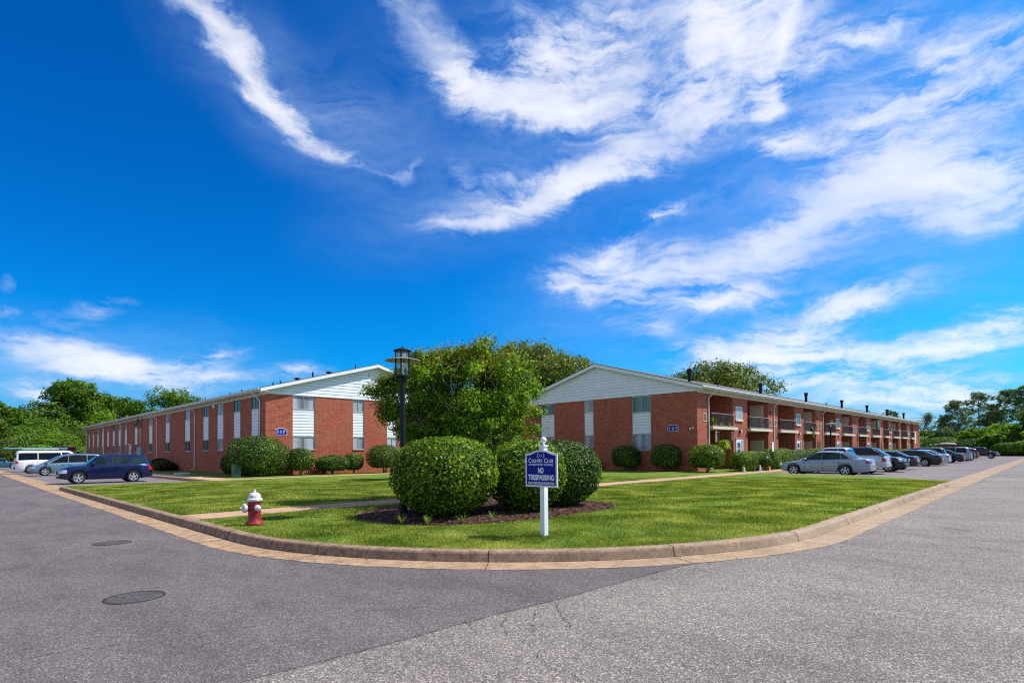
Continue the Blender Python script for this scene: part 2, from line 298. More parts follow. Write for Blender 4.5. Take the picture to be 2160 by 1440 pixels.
def streak(ang,sx,sy,sc,det=9,rough=.62,dist=.8,src=None):
    m=t.n('ShaderNodeMapping',{'Vector':src or qw,'Rotation':(0,0,ang),'Scale':(sx,sy,1)}).outputs[0]
    return t.noise(m,sc,det,rough,dist).outputs[0]
def sstep(x,a,b):
    return t.n('ShaderNodeMapRange',{'Value':x,'From Min':a,'From Max':b,'To Min':0,'To Max':1},interpolation_type='SMOOTHSTEP').outputs[0]
def od(D,k): return t.math('SUBTRACT',1,t.math('POWER',2.718,t.math('MULTIPLY',t.math('MAXIMUM',D,0),-k)))
# fibres: along the left plume, rising to the right elsewhere, and fine fleece
nA=streak(-.87,1.,4.2,6,11,.68,.5); nB=streak(.48,1.,4.2,4.0,12,.66,.7); nB2=streak(.22,1.,5.,8,10,.70,.5); nF=streak(.3,1,1.4,26,8,.7,.6); nL=streak(-.1,1.,1.8,2.6,4,.55,.5)
fa=t.math('SUBTRACT',t.math('ADD',t.math('MULTIPLY',nA,.65),t.math('MULTIPLY',nF,.35)),.5)
fb=t.math('SUBTRACT',t.math('ADD',t.math('ADD',t.math('MULTIPLY',nB,.55),t.math('MULTIPLY',nB2,.27)),t.math('MULTIPLY',nF,.18)),.5)
mA=ell(CL_A,qw); mB=ell(CL_B,qw); mC=ell(CL_C,qw)
eA=t.math('MULTIPLY',t.math('ADD',t.math('MULTIPLY_ADD',mA,.85,-.10),t.math('MULTIPLY',t.math('MULTIPLY',fa,4.6),t.math('MINIMUM',t.math('MULTIPLY',mA,2.2),1))),1)
eB=t.math('MULTIPLY',t.math('ADD',t.math('MULTIPLY_ADD',mB,.78,-.08),t.math('MULTIPLY',t.math('MULTIPLY',fb,6.),t.math('MINIMUM',t.math('MULTIPLY',mB,1.5),1))),1)
nv=t.math('MULTIPLY_ADD',sstep(nL,.34,.66),.9,.50); aA=od(t.math('MULTIPLY',eA,nv),.85); aB=od(t.math('MULTIPLY',eB,nv),1.25)
aC=t.math('MULTIPLY',od(t.math('MULTIPLY',mC,t.math('ADD',t.math('MULTIPLY_ADD',fb,5.5,.5),t.math('MULTIPLY',nL,.8))),1.1),.7)
# unseen rest of the sky: broken cloud added for neutral fill light
back=sstep(t.math('ABSOLUTE',az),.95,1.35); top=sstep(el,.78,.98); oth=t.math('MAXIMUM',back,top)
pl=t.vm('DIVIDE',d,t.n('ShaderNodeCombineXYZ',{0:t.math('MAXIMUM',s.outputs[2],.12),1:t.math('MAXIMUM',s.outputs[2],.12),2:1}).outputs[0])
nO=t.noise(t.n('ShaderNodeMapping',{'Vector':pl,'Scale':(1,2,0)}).outputs[0],1.1,7,.6,.5).outputs[0]
aO=t.math('MULTIPLY',t.math('MULTIPLY',oth,sstep(nO,.40,.64)),.85)
tr_=t.math('MULTIPLY',t.math('MULTIPLY',t.math('SUBTRACT',1,aA),t.math('SUBTRACT',1,aB)),t.math('MULTIPLY',t.math('SUBTRACT',1,aC),t.math('SUBTRACT',1,aO)))
al=t.math('MULTIPLY',t.math('SUBTRACT',1,tr_),.96,clamp=True)
# clear sky, graded to the deep blue of the place
sc=t.n('ShaderNodeSeparateColor',{0:sky.outputs[0]})
rr=t.math('MULTIPLY',t.math('POWER',sc.outputs[0],2.2),.0035); gg=t.math('MULTIPLY',t.math('POWER',sc.outputs[1],1.45),.40*SKG); bb=t.math('MULTIPLY',t.math('POWER',sc.outputs[2],1.25),1.0*SKG)
blue=t.n('ShaderNodeCombineColor',{0:rr,1:gg,2:bb}).outputs[0]
hz=t.mix(t.math('MULTIPLY',sstep(el,.16,-.01),.5),blue,(2.6,3.9,6.9))
cc=t.mix(sstep(al,.2,.84),(3.0,4.9,8.4),(8.9,9.0,9.6))
cc=t.mix(t.math('MULTIPLY',sstep(nL,.60,.40),.45),cc,(4.6,5.7,8.0))
cc=t.mix(oth,cc,(8.6,8.5,8.4)); fin=t.mix(al,hz,cc)
bg=t.n('ShaderNodeBackground',{0:fin,1:.082})
t.n('ShaderNodeOutputWorld',{0:bg.outputs[0]})
w.cycles.sampling_method='MANUAL'; w.cycles.sample_map_resolution=1024
# ---------------------------------------------------------------- ground
def poly(name,pts,z,mat,kind='structure'):
    m=MB(); m.q(*[(x,y,z) for x,y in pts]); o=m.build(name,mat); 
    if kind: o['kind']=kind
    return o
def skirt(name,pts,z0,z1,mat):
    m=MB(); n=len(pts); m.q(*[(x,y,z1) for x,y in pts])
    for i in range(n):
        a,b=pts[i],pts[(i+1)%n]; m.q((a[0],a[1],z0),(b[0],b[1],z0),(b[0],b[1],z1),(a[0],a[1],z1))
    o=m.build(name,mat); o['kind']='structure'; return o
poly('ground',[(-600,-600),(900,-600),(900,900),(-600,900)],-.06,M['lawn'])
CX,CY=11.35,10.95
def path(o,ext=True):
    """the line running o metres inside the outer gutter edge, left street then corner then right street"""
    P_=[]; R=8.15-o; dx=.0125
    for i in range(161): P_.append((3.2+o,33.7-(33.7-CY)*i/160))
    for i in range(1,101):
        a=math.pi+math.pi/2*i/100; P_.append((CX+R*math.cos(a),CY+R*math.sin(a)))
    for i in range(1,121): x=CX+(29.3-CX)*i/120; P_.append((x,2.8+o+(x-CX)*dx))
    return P_
def sweep(name,prof,mat,jit=False):
    m=MB(); rows=[path(o) for o,z in prof]
    if jit:
        R_=random.Random(4); c_=0
        for i in range(len(rows[0])):
            c_=c_*.6+R_.uniform(-.014,.014); k=-.012+c_
            for j in (0,1): a=rows[j][i]; b=rows[2][i]; l=math.hypot(b[0]-a[0],b[1]-a[1]); rows[j][i]=(a[0]-(b[0]-a[0])/l*k,a[1]-(b[1]-a[1])/l*k)
    for j in range(len(prof)-1):
        for i in range(len(rows[0])-1):
            a=rows[j][i];b=rows[j][i+1];c=rows[j+1][i+1];e=rows[j+1][i]
            m.q((*a,prof[j][1]),(*b,prof[j][1]),(*c,prof[j+1][1]),(*e,prof[j+1][1]))
    k=len(rows[0])-1
    for i in (0,k): m.q(*[(*rows[j][i],prof[j][1]) for j in range(len(prof))])
    o=m.build(name,mat); o['kind']='structure'; return o
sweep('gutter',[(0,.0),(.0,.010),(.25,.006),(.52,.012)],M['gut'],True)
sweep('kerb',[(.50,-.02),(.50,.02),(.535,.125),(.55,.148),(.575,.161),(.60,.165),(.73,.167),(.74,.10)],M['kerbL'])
# expansion joints of kerb and gutter
m=MB()
def pt(o,sarc):
    ln=[33.7-CY,(8.15)*math.pi/2,29.3-CX]; R=8.15-o
    if sarc<ln[0]: return V((3.2+o,33.7-sarc,0)),V((0,-1,0))
    if sarc<ln[0]+ln[1]:
        a=math.pi+(sarc-ln[0])/8.15; return V((CX+R*math.cos(a),CY+R*math.sin(a),0)),V((-math.sin(a),math.cos(a),0))
    x=CX+sarc-ln[0]-ln[1]; return V((x,2.8+o+(x-CX)*.0125,0)),V((1,.0125,0))
PR=[(.005,.012),(.25,.009),(.495,.014),(.497,.022),(.532,.127),(.547,.151),(.573,.164),(.60,.168),(.73,.170)]
s0=1.6
random.seed(5)
while s0<52.5:
    w_=random.choice([.006,.012,.009]); sh=random.uniform(-.05,.05)
    for j in range(len(PR)-1):
        A,T=pt(PR[j][0],s0+(sh if j<2 else 0)); B,_=pt(PR[j+1][0],s0)
        m.q(A+T*w_+V((0,0,PR[j][1])),B+T*w_+V((0,0,PR[j+1][1])),B-T*w_+V((0,0,PR[j+1][1])),A-T*w_+V((0,0,PR[j][1])))
    s0+=random.choice([3.05,3.05,2.6,3.0])
o=m.build('kerb_joints',flat('joint_dark',(.035,.025,.02),.9)); o['kind']='structure'
# flush concrete aprons over the two parking entrances
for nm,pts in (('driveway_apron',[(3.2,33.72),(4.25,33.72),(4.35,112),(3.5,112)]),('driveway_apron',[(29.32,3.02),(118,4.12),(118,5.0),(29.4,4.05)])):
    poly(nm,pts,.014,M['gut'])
m=MB(); rnd=random.Random(3)
for k in range(60):
    x=30+k*1.45; m.box(x,x+.02,3.03+(x-29)*.0125,4.04+(x-29)*.0107,.0145,.0165)
o=m.build('apron_joints',flat('joint_dark2',(.09,.06,.04),.9)); o['kind']='structure'
poly('street',[(-60,-10),(320,-10),(320,14),(29,3.2),(11.35,2.95),(7.3,5),(4.6,8),(3.4,12),(3.4,20),(-60,20)],0,M['asR'])
poly('side_street',[(-12,4.25),(-4,4.3),(0.2,4.22),(1.63,4.15),(2.21,4.12),(3.11,4.07),(3.88,4.05),(4.63,3.97),(6.19,3.91),(7.21,3.84),(8.3,3.55),(7.3,5.),(4.6,8),(3.45,12),(3.75,160),(-12,160)],.004,M['asL'])
poly('parking_lot',[(29.4,4.03),(118,5.0),(150,5.3),(150,13.6),(35.9,13.6),(35.6,11.0),(34.6,7.4),(31.6,4.6)],.009,M['asP'])
poly('parking_lot',[(4.2,33.9),(10.45,33.9),(10.45,112),(4.3,112)],.010,M['asP'])
back=path(.725)
LAWN=back+[(30.2,3.9),(31.6,4.6),(33.2,5.6),(34.6,7.4),(35.6,11.0),(35.9,13.6),(150,13.6),(150,140),(10.5,140),(10.5,33.75)]
skirt('lawn',LAWN,-.03,.160,M['lawn'])
skirt('lawn',[(3.9,113),(10,113),(10,170),(3.9,170)],-.03,.12,M['lawn'])
# parking edge strips
m=MB()
ed=[(29.7,3.75),(31.6,4.6),(33.2,5.6),(34.6,7.4),(35.6,11.0),(35.9,13.6),(118,13.6)]
for a,b in zip(ed[:-1],ed[1:]):
    A=V((*a,0));B=V((*b,0)); n_=(B-A).normalized().cross(V((0,0,1)))*.07
    m.q(A+n_+V((0,0,.163)),B+n_+V((0,0,.163)),B-n_+V((0,0,.163)),A-n_+V((0,0,.163))); m.q(A+n_,B+n_,B+n_+V((0,0,.163)),A+n_+V((0,0,.163)))
m.box(3.9,10.45,33.72,33.86,-.02,.165); m.box(10.4,10.54,33.86,112,-.02,.165)
o=m.build('parking_edge',M['walk']); o['kind']='structure'
# sidewalks
def walk(pts,seams,z=.168):
    o=poly('sidewalk',pts,z,M['walk']); mm=MB()
    for a,b in seams:
        A=V((*a,z+.004));B=V((*b,z+.004)); n_=(B-A).normalized().cross(V((0,0,1)))*.008
        mm.q(A+n_,B+n_,B-n_,A-n_)
    return mm
mm=walk([(3.93,13.75),(36.0,13.75),(36.0,15.0),(3.93,15.0)],[((4+1.5*i,13.76),(4+1.5*i,14.99)) for i in range(21)])
mm2=walk([(10.55,33.5),(33,33.5),(33,34.75),(11.8,34.75),(11.8,112),(10.55,112)],[((12+1.5*i,33.51),(12+1.5*i,34.74)) for i in range(14)],.169)
mm.v+=[]; n0=len(mm.v)
for f_ in mm2.f: mm.f.append(tuple(i+n0 for i in f_)); mm.m.append(0)
mm.v+=mm2.v
o=mm.build('sidewalk_seams',flat('seam',(.12,.08,.06),.9)); o['kind']='structure'
o=poly('sidewalk',[(36.02,13.8),(118,13.8),(118,14.9),(36.02,14.9)],.168,M['walk'])
# cracks in the asphalt
m=MB(); cr=[[(0.3,5.89),(.73,5.85),(1.43,5.61),(1.89,5.47),(2.8,5.23),(3.83,4.53),(4.6,4.01)],[(4.56,3.91),(4.32,3.65),(4.15,3.44),(4.02,3.23)],
 [(3.81,3.88),(3.62,3.76),(3.44,3.47),(3.42,3.2),(3.25,2.96),(3.14,2.73),(3.18,2.59),(3.11,2.42),(3.2,2.2)],[(3.47,4.1),(3.37,3.86),(3.26,3.66)],[(4.2,3.86),(3.81,3.53),(3.59,3.31)],
 [(10.41,2.8),(10.6,1.92),(10.78,1.34),(11.13,.66),(11.3,-1)],[(3.62,3.76),(3.9,3.5),(4.3,3.4)],[(1.63,4.12),(2.21,4.09),(3.11,4.05),(3.88,4.02),(4.63,3.95),(6.19,3.89),(7.21,3.82)]]
rnd=random.Random(2)
for k,c in enumerate(cr):
    pts=[]
    for a,b in zip(c[:-1],c[1:]):
        for i in range(10): f_=i/10; pts.append((a[0]+(b[0]-a[0])*f_+rnd.uniform(-.014,.014),a[1]+(b[1]-a[1])*f_+rnd.uniform(-.014,.014)))
    for i in range(len(pts)-1):
        if rnd.random()<(.35 if k in (0,5) else .12): continue
        A=V((*pts[i],.0085));B=V((*pts[i+1],.0085)); n_=(B-A).normalized().cross(V((0,0,1)))*rnd.uniform(.0012,.0036)*(1.2 if k==7 else 1)
        m.q(A+n_,B+n_,B-n_,A-n_)
o=m.build('asphalt_cracks',flat('crack',(.03,.027,.027),.95)); o['kind']='structure'
# parking bay paint lines
m=MB()
for i in range(29): x=39.0+i*2.75; m.box(x,x+.09,9.0,13.4,.0105,.0125)
for i in range(27): y=37.+i*2.75; m.box(5.2,10.2,y,y+.09,.0115,.0135)
o=m.build('bay_markings',simple('worn_paint',(.42,.41,.40),.8,var=.3,scale=5)); o['kind']='structure'
# mulch bed
bed=[(6.15,10.9),(6.25,9.7),(6.5,9.2),(7.0,8.65),(7.6,8.35),(8.4,8.12),(9.2,8.03),(10.2,8.0),(11.4,8.1),(12.4,8.4),(13.0,8.9),(13.2,9.9),(12.9,11.3),(12.4,12.5),(11.2,13.3),(9.6,13.35),(8.1,13.0),(6.9,12.2)]
cx_,cy_=9.6,10.6; m=MB(); NR=14; NA=72; R_=random.Random(9)
def bedr(a):
    best=0
    for i in range(len(bed)):
        p,q_=bed[i],bed[(i+1)%len(bed)]; d_=(math.cos(a),math.sin(a)); ex,ey=q_[0]-p[0],q_[1]-p[1]; den=d_[0]*ey-d_[1]*ex
        if abs(den)<1e-9: continue
        tt=((p[0]-cx_)*ey-(p[1]-cy_)*ex)/den; uu=((p[0]-cx_)*d_[1]-(p[1]-cy_)*d_[0])/den
        if tt>0 and -1e-6<=uu<=1.000001: best=max(best,tt)
    return best
rings=[]
for i in range(1,NR+1):
    f_=i/NR; rings.append([(cx_+math.cos(2*math.pi*j/NA)*bedr(2*math.pi*j/NA)*f_*(1+R_.uniform(-.006,.006)),cy_+math.sin(2*math.pi*j/NA)*bedr(2*math.pi*j/NA)*f_,(.155 if i==NR else .165+.07*(1-f_**3)+R_.uniform(-.012,.012))) for j in range(NA)])
m.ring(rings,cap=False); n0=len(m.v); m.v.append((cx_,cy_,.24)); 
for j in range(NA): m.f.append((n0,j,(j+1)%NA)); m.m.append(0)
o=m.build('mulch_bed',M['mulch'],smooth=True); o['kind']='structure'
# mulch chips lying on the bed
n=9000; a=RNG.uniform(0,2*np.pi,n); rr_=np.sqrt(RNG.uniform(0,1,n)); br=np.array([bedr(x) for x in a]); 
px_=cx_+np.cos(a)*br*rr_; py_=cy_+np.sin(a)*br*rr_; pz=.168+.07*(1-rr_**3)+RNG.uniform(0,.012,n)
th=RNG.uniform(0,np.pi,n); ln=RNG.uniform(.012,.04,n); wd=ln*.35; tl=RNG.uniform(-.35,.35,n)
ax=np.stack([np.cos(th),np.sin(th),tl],1)*ln[:,None]; bx_=np.stack([-np.sin(th),np.cos(th),RNG.uniform(-.5,.5,n)],1)*wd[:,None]
c0=np.stack([px_,py_,pz],1); vv=np.stack([c0-ax-bx_,c0+ax-bx_,c0+ax+bx_,c0-ax+bx_],1).reshape(-1,3)
o=nparr('mulch_chips',vv,4,leafmat('mulch_chip',[(.03,.013,.009),(.09,.038,.024),(.20,.11,.075),(.34,.24,.18)],0,.8)); o['kind']='stuff'; o['label']='brown shredded bark mulch on the bed under the round hedges'
# ---------------------------------------------------------------- grass blades near the camera
def inbed(x,y):
    a=np.arctan2(y-cy_,x-cx_)%(2*np.pi); tab=np.array([bedr(2*np.pi*k/360) for k in range(361)]); return np.hypot(x-cx_,y-cy_)<np.interp(a,np.linspace(0,2*np.pi,361),tab)-.03
def blades(n,x0,x1,y0,y1,dmax,hmin,hmax,wd):
    x=RNG.uniform(x0,x1,n); y=RNG.uniform(y0,y1,n)
    D=x*fw.x+y*fw.y; lat=x*rt.x+y*rt.y
    k=(D<dmax)&(D>2)&(np.abs(lat)<D*.97+1)
    corner=(x<CX)&(y<CY); rc=np.hypot(x-CX,y-CY); ins=np.where(corner,rc<8.15-.685+.025*RNG.standard_normal(n),(x>3.91)&(y>3.5+(x-CX).clip(0)*.0125))
    k&=ins&(x<31)&~((y>13.75)&(y<15.0))&(y<33.7)&~inbed(x,y)
    patch=np.sin(x*1.1+1.7*np.sin(y*.7))*np.sin(y*1.3+1.3*np.sin(x*.8)); k&=~((patch>.72)&(RNG.uniform(0,1,len(x))<.75)); k&=~((np.hypot(x-7.0,y-5.75)<.33)&(RNG.uniform(0,1,len(x))<.7))
    x,y=x[k],y[k]; D=D[k]; n=len(x); sc_=np.clip(D/8,1,2.2)
    h=RNG.uniform(hmin,hmax,n)*(1+.25*np.sin(x*1.3+2*np.sin(y*.9))); th=RNG.uniform(0,2*np.pi,n); w_=wd*sc_*RNG.uniform(.7,1.3,n); l=RNG.uniform(.1,.9,n)*h; ph=RNG.uniform(0,2*np.pi,n)
    h*=np.clip((dmax-D)/9,.12,1); z=np.full(n,.157); c0=np.stack([x,y,z],1); s_=np.stack([np.cos(th)*w_,np.sin(th)*w_,np.zeros(n)],1); tp=c0+np.stack([np.cos(ph)*l,np.sin(ph)*l,h],1)
    return np.stack([c0-s_,c0+s_,tp],1).reshape(-1,3)
b1=blades(700000,3.6,14,3.2,20,13.5,.018,.046,.0038)
b2=blades(1500000,3.6,31,3.2,34,34,.02,.045,.0050)
o=nparr('grass',np.concatenate([b1,b2]),3,M['blade'],nper=3); o['kind']='stuff'; o['label']='short mown green grass of the corner lawn'

# fallen leaves and clippings in the gutter
n=900; R_=random.Random(6); vv=[]
for i in range(n):
    sa=R_.uniform(0,50); o_=R_.choice([R_.uniform(.36,.49),R_.uniform(.0,.5),R_.uniform(-.25,.05)]); A,T=pt(o_,sa); z=.018 if o_>0 else .012
    a_=R_.uniform(0,6.28); l=R_.uniform(.006,.020); w_=l*R_.uniform(.3,.7); ux_=V((math.cos(a_),math.sin(a_),R_.uniform(-.2,.2)))*l; uy_=V((-math.sin(a_),math.cos(a_),0))*w_
    c=A+V((0,0,z)); vv+=[tuple(c-ux_),tuple(c-uy_),tuple(c+ux_),tuple(c+uy_)]
o=nparr('leaf_litter',np.array(vv),4,leafmat('dry_leaf',[(.03,.018,.01),(.09,.05,.025),(.16,.13,.04)],0,.8)); o['kind']='stuff'; o['label']='dry leaves and grass clippings scattered along the gutter'
M['dt']=simple('door_trim',(.62,.56,.46),.6); M['vt']=simple('vent_tan',(.22,.13,.09),.7)
# ---------------------------------------------------------------- apartment buildings
ZS=5.70   # top of the brick
class Wall:
    """helper for a wall face: kind 'X' lies at X=c facing -X and runs along Y; kind 'Y' lies at Y=c facing -Y and runs along X"""
    def __init__(s,kind,c): s.k=kind; s.c=c
    def box(s,m,a0,a1,z0,z1,d0,d1):
        """d measured outward from the wall face"""
        if s.k=='X': m.box(s.c-d1,s.c-d0,a0,a1,z0,z1)
        else: m.box(a0,a1,s.c-d1,s.c-d0,z0,z1)
    def p(s,a,z,d): return (s.c-d,a,z) if s.k=='X' else (a,s.c-d,z)
def siding(m,W,a0,a1,z0,z1,d,course=.21,lim=None):
    z=z0
    while z<z1-.02:
        zt=min(z+course,z1)
        f=lim if lim else (lambda zz:(a0,a1))
        b0,b1=f(z); t0,t1=f(zt)
        if b1-b0<.05: break
        e=.014; m.q(W.p(b0,z+e,d+.026),W.p(b1,z+e,d+.026),W.p(t1,zt,d+.008),W.p(t0,zt,d+.008))
        m.q(W.p(b0,z+e,d-.012),W.p(b1,z+e,d-.012),W.p(b1,z+e,d+.026),W.p(b0,z+e,d+.026))
        m.q(W.p(b0,z,d-.013),W.p(b1,z,d-.013),W.p(b1,z+e+.01,d-.013),W.p(b0,z+e+.01,d-.013))
        z=zt
def strip(B,W,a0,a1,zA=4.74,zB=2.84,zC=1.93,glasses=('glassA','glassA')):
    """a tall bay: window, siding panel, window"""
    m=MB(); siding(m,W,a0,a1,zB+.03,zA-.03,-.07); m.build('siding_panel',M['siding'],B)
    for (z0,z1),g in zip(((zA,ZS-.04),(zC,zB)),glasses):
        fm=MB(); w_=.045
        W.box(fm,a0,a1,z0-.03,z0+w_,-.09,-.03); W.box(fm,a0,a1,z1-w_,z1+.03,-.09,-.03)
        W.box(fm,a0,a0+w_,z0+w_,z1-w_,-.09,-.03); W.box(fm,a1-w_,a1,z0+w_,z1-w_,-.09,-.03); mid=(a0+a1)/2; W.box(fm,mid-.022,mid+.022,z0+w_,z1-w_,-.088,-.025)
        wf=fm.build('window',M['frame'],B)
        for b0,b1,dd in ((a0+w_,mid-.022,-.060),(mid+.022,a1-w_,-.075)):
            gm=MB(); gm.q(W.p(b0,z0+w_,dd),W.p(b1,z0+w_,dd),W.p(b1,z1-w_,dd),W.p(b0,z1-w_,dd)); gm.build('pane',M[g],wf)
    sm=MB(); W.box(sm,a0-.02,a1+.02,zC-.10,zC-.03,-.1,.05); sm.build('window_sill',M['sill'],B)
def walls(m,W,a0,a1,strips,z0=0.,th=.3):
    cur=a0
    for s0,s1,zc in strips:
        W.box(m,cur,s0,z0,ZS,-th,0); W.box(m,s0,s1,z0,zc-.10,-th,0)
        W.box(m,s0,s1,zc-.10,ZS,-th,-.11)
        cur=s1
    W.box(m,cur,a1,z0,ZS,-th,0)
def arc_plate(B,W,ac,zc,w_,h,text,txw):
    """blue number plate with an arched top"""
    fl=-1 if W.k=='X' else 1
    def out(hw,hh,d):
        pts=[(-hw,-hh),(hw,-hh),(hw,hh*.62)]+[(hw*.8,hh*.66)]+[(hw*.8*math.cos(math.pi*i/8),hh*.66+hh*.34*math.sin(math.pi*i/8)) for i in range(1,8)]+[(-hw*.8,hh*.66),(-hw,hh*.62)]
        return [W.p(ac+fl*x,zc+y,d) for x,y in pts]
    m=MB(); m.ring([out(w_/2,h/2,.005),out(w_/2,h/2,.03)]); pl=m.build('number_plate',M['letter'],B)
    m=MB(); m.ring([out(w_/2-.026,h/2-.026,.028),out(w_/2-.026,h/2-.026,.034)]); pf=m.build('plate_face',M['blue'],pl)
    lettering(pl,text,W,ac,zc-.02,h*.62,.036,txw,bold=.0)
def lettering(par,s,W,ac,zc,size,d,width=None,bold=0.,name='lettering',serif=False):
    c=bpy.data.curves.new(name,'FONT'); c.body=s; c.size=size; c.align_x='CENTER'; c.align_y='CENTER'; c.offset=bold*size; c.extrude=.001
    o=bpy.data.objects.new(name,c); COL.objects.link(o); bpy.context.view_layer.update()
    me=bpy.data.meshes.new_from_object(o.evaluated_get(bpy.context.evaluated_depsgraph_get())); bpy.data.objects.remove(o); bpy.data.curves.remove(c)
    co=np.empty(len(me.vertices)*3); me.vertices.foreach_get('co',co); co=co.reshape(-1,3)
    mx=(co[:,0].max()+co[:,0].min())/2; my=(co[:,1].max()+co[:,1].min())/2; k=(width/(co[:,0].max()-co[:,0].min())) if width else 1
    og=ORG[par]; fl=-1 if W.k=='X' else 1
    new=np.array([W.p(ac+fl*(x-mx)*k,zc+(y-my),d+z) for x,y,z in co])-np.array(og)
    me.vertices.foreach_set('co',new.ravel()); me.materials.clear(); me.materials.append(M['letter']); me.update()
    me.name=name; o=bpy.data.objects.new(name,me); COL.objects.link(o); o.parent=par; ORG[o]=og; return o
def pipe_down(B,W,a,ztop=5.86,dg=.58,da=0.9,zb=.3,mat='gutter'):
    m=MB(); r=.042
    q=[W.p(a,ztop,dg),W.p(a,ztop-.16,dg),W.p(a-(da*0),ztop-.62,.07),W.p(a,ztop-.80,.06),W.p(a,zb+.15,.06),W.p(a,zb+.03,.10),W.p(a,zb,.30)]
    m.tube(q,r,7); m.build('downspout',M[mat],B,smooth=50)
def roof(B,axis,c0,c1,half,mid,over,rake0,rake1,zw=5.86,rise=2.5):
    """gable roof. axis 'Y': ridge along Y, from c0 to c1 at X=mid. axis 'X': ridge along X at Y=mid"""
    E=half+over; zt=zw+.19; sl=(rise)/(half+over)
    def P3(a,s,z): return (mid+s,a,z) if axis=='Y' else (a,mid+s,z)
    a0,a1=c0-rake0,c1+rake1
    m=MB()
    for sg in (-1,1):
        r0=[P3(a0,sg*E,zt),P3(a0,0,zt+rise),P3(a0,0,zt+rise-.05),P3(a0,sg*E,zt-.05)]
        r1=[P3(a1,sg*E,zt),P3(a1,0,zt+rise),P3(a1,0,zt+rise-.05),P3(a1,sg*E,zt-.05)]
        m.ring([r0,r1])
    rf=m.build('roof',M['shingle'],B)
    # fascia boards under the eaves and rakes
    m=MB()
    for sg in (-1,1):
        m.ring([[P3(a,sg*(E-.04),zt-.055),P3(a,sg*(E-.01),zt-.055),P3(a,sg*(E-.01),zw-.02),P3(a,sg*(E-.04),zw-.02)] for a in (a0+.03,a1-.03)])
        for a,b in ((a0+.002,a0+.032),(a1-.032,a1-.002)):
            m.ring([[P3(q_,sg*E*.999,zt-.054),P3(q_,0,zt+rise-.054),P3(q_,0,zt+rise-.29),P3(q_,sg*(E*.999-.02),zt-.265)] for q_ in (a,b)])
    m.build('fascia',M['white'],B)
    m=MB()
    for sg in (-1,1):
        # level soffit from wall to fascia
        s0,s1=sg*(half-.02),sg*(E-.045); z=zw-.03
        m.ring([[P3(a,s0,z),P3(a,s1,z),P3(a,s1,z-.03),P3(a,s0,z-.03)] for a in (c0-.0,c1)])
        m.ring([[P3(a,s0,z-.005),P3(a,s1,z-.005),P3(a,s1,z-.035),P3(a,s0,z-.035)] for a in (a0+.035,c0-.002)])
        m.q(P3(a0+.04,sg*half*.0,zt+rise-.07),P3(a0+.04,sg*E*.97,zt-.05),P3(c0,sg*E*.97,zt-.05),P3(c0,0,zt+rise-.07))
        # frieze board
        m.ring([[P3(a,sg*(half+.035),z-.032),P3(a,sg*(half+.002),z-.032),P3(a,sg*(half+.002),ZS-.10),P3(a,sg*(half+.035),ZS-.10)] for a in (c0,c1)])
    m.build('soffit',M['soffit'],B)
    return rf,sl,zt,E,P3
def gutter(B,axis,P3,sE,a0,a1,zt):
    m=MB(); sg=1 if sE>0 else -1
    prof=[(0,-.02),(.11,-.02),(.125,-.06),(.09,-.13),(.0,-.14)]
    m.ring([[P3(a,sE+sg*x,zt+z-.03) for x,z in prof] for a in (a0,a1)]); m.build('gutter',M['gutter'],B)
# ---- building 117 : long side faces -X, gable faces -Y
X1,Y1,Y1e,HF=15.1,38.4,107.0,8.5
B=thing('apartment_building','long two storey red brick apartment block numbered 117, behind the parked blue wagon','apartment block',(X1,Y1,0))
WL=Wall('X',X1); WG=Wall('Y',Y1)
sL=[(39.63,41.0),(43.04,44.5),(46.65,48.12),(50.15,51.6),(55.12,56.75),(61.6,63.15),(68.05,69.6),(74.6,76.05),(79.85,81.25),(83.36,84.75),(86.86,88.25),(90.42,91.8),(94.18,95.5),(97.6,98.95),(101.2,102.5),(104.65,105.9)]
sG=[(16.97,18.6),(21.61,22.55),(24.6,25.55),(28.6,30.2)]
m=MB(); walls(m,WL,Y1+.3,Y1e,[(a,b,1.93) for a,b in sL]); walls(m,WG,X1,X1+2*HF,[(a,b,1.93) for a,b in sG])
m.box(X1+.3,X1+2*HF,Y1e-.3,Y1e,0,ZS); m.box(X1+2*HF-.3,X1+2*HF,Y1+.3,Y1e-.3,0,ZS); m.box(X1+.3,X1+2*HF-.3,Y1+.3,Y1e-.3,3.0,3.1)
m.box(X1+.002,X1+2*HF-.002,Y1+.002,Y1e-.002,ZS+.001,ZS+.05)
m.build('wall',M['brick'],B)
rnd=random.Random(11); GL=['glassA','glassB','glassC','glassB','glassA']
for a,b in sL: strip(B,WL,a,b,glasses=(rnd.choice(GL),rnd.choice(GL)))
for a,b in sG: strip(B,WG,a,b,glasses=('glassA','glassA'))
rf,sl,zt,E,P3=roof(B,'Y',Y1,Y1e,HF,X1+HF,.5,.42,.4)
m=MB(); siding(m,WG,0,0,ZS+.0,8.35,.02,.235,lambda z:(X1+HF-min(HF+.45,(8.5-z)/sl),X1+HF+min(HF+.45,(8.5-z)/sl))); m.build('gable_siding',M['siding'],B)
gutter(B,'Y',P3,-E,Y1-.35,Y1e+.35,zt)
for a in (39.25,53.62,66.1,82.63,93.58,107.2): pipe_down(B,WL,a,zt-.12,.57)
arc_plate(B,WG,16.17,3.15,.78,.48,'117',.52)
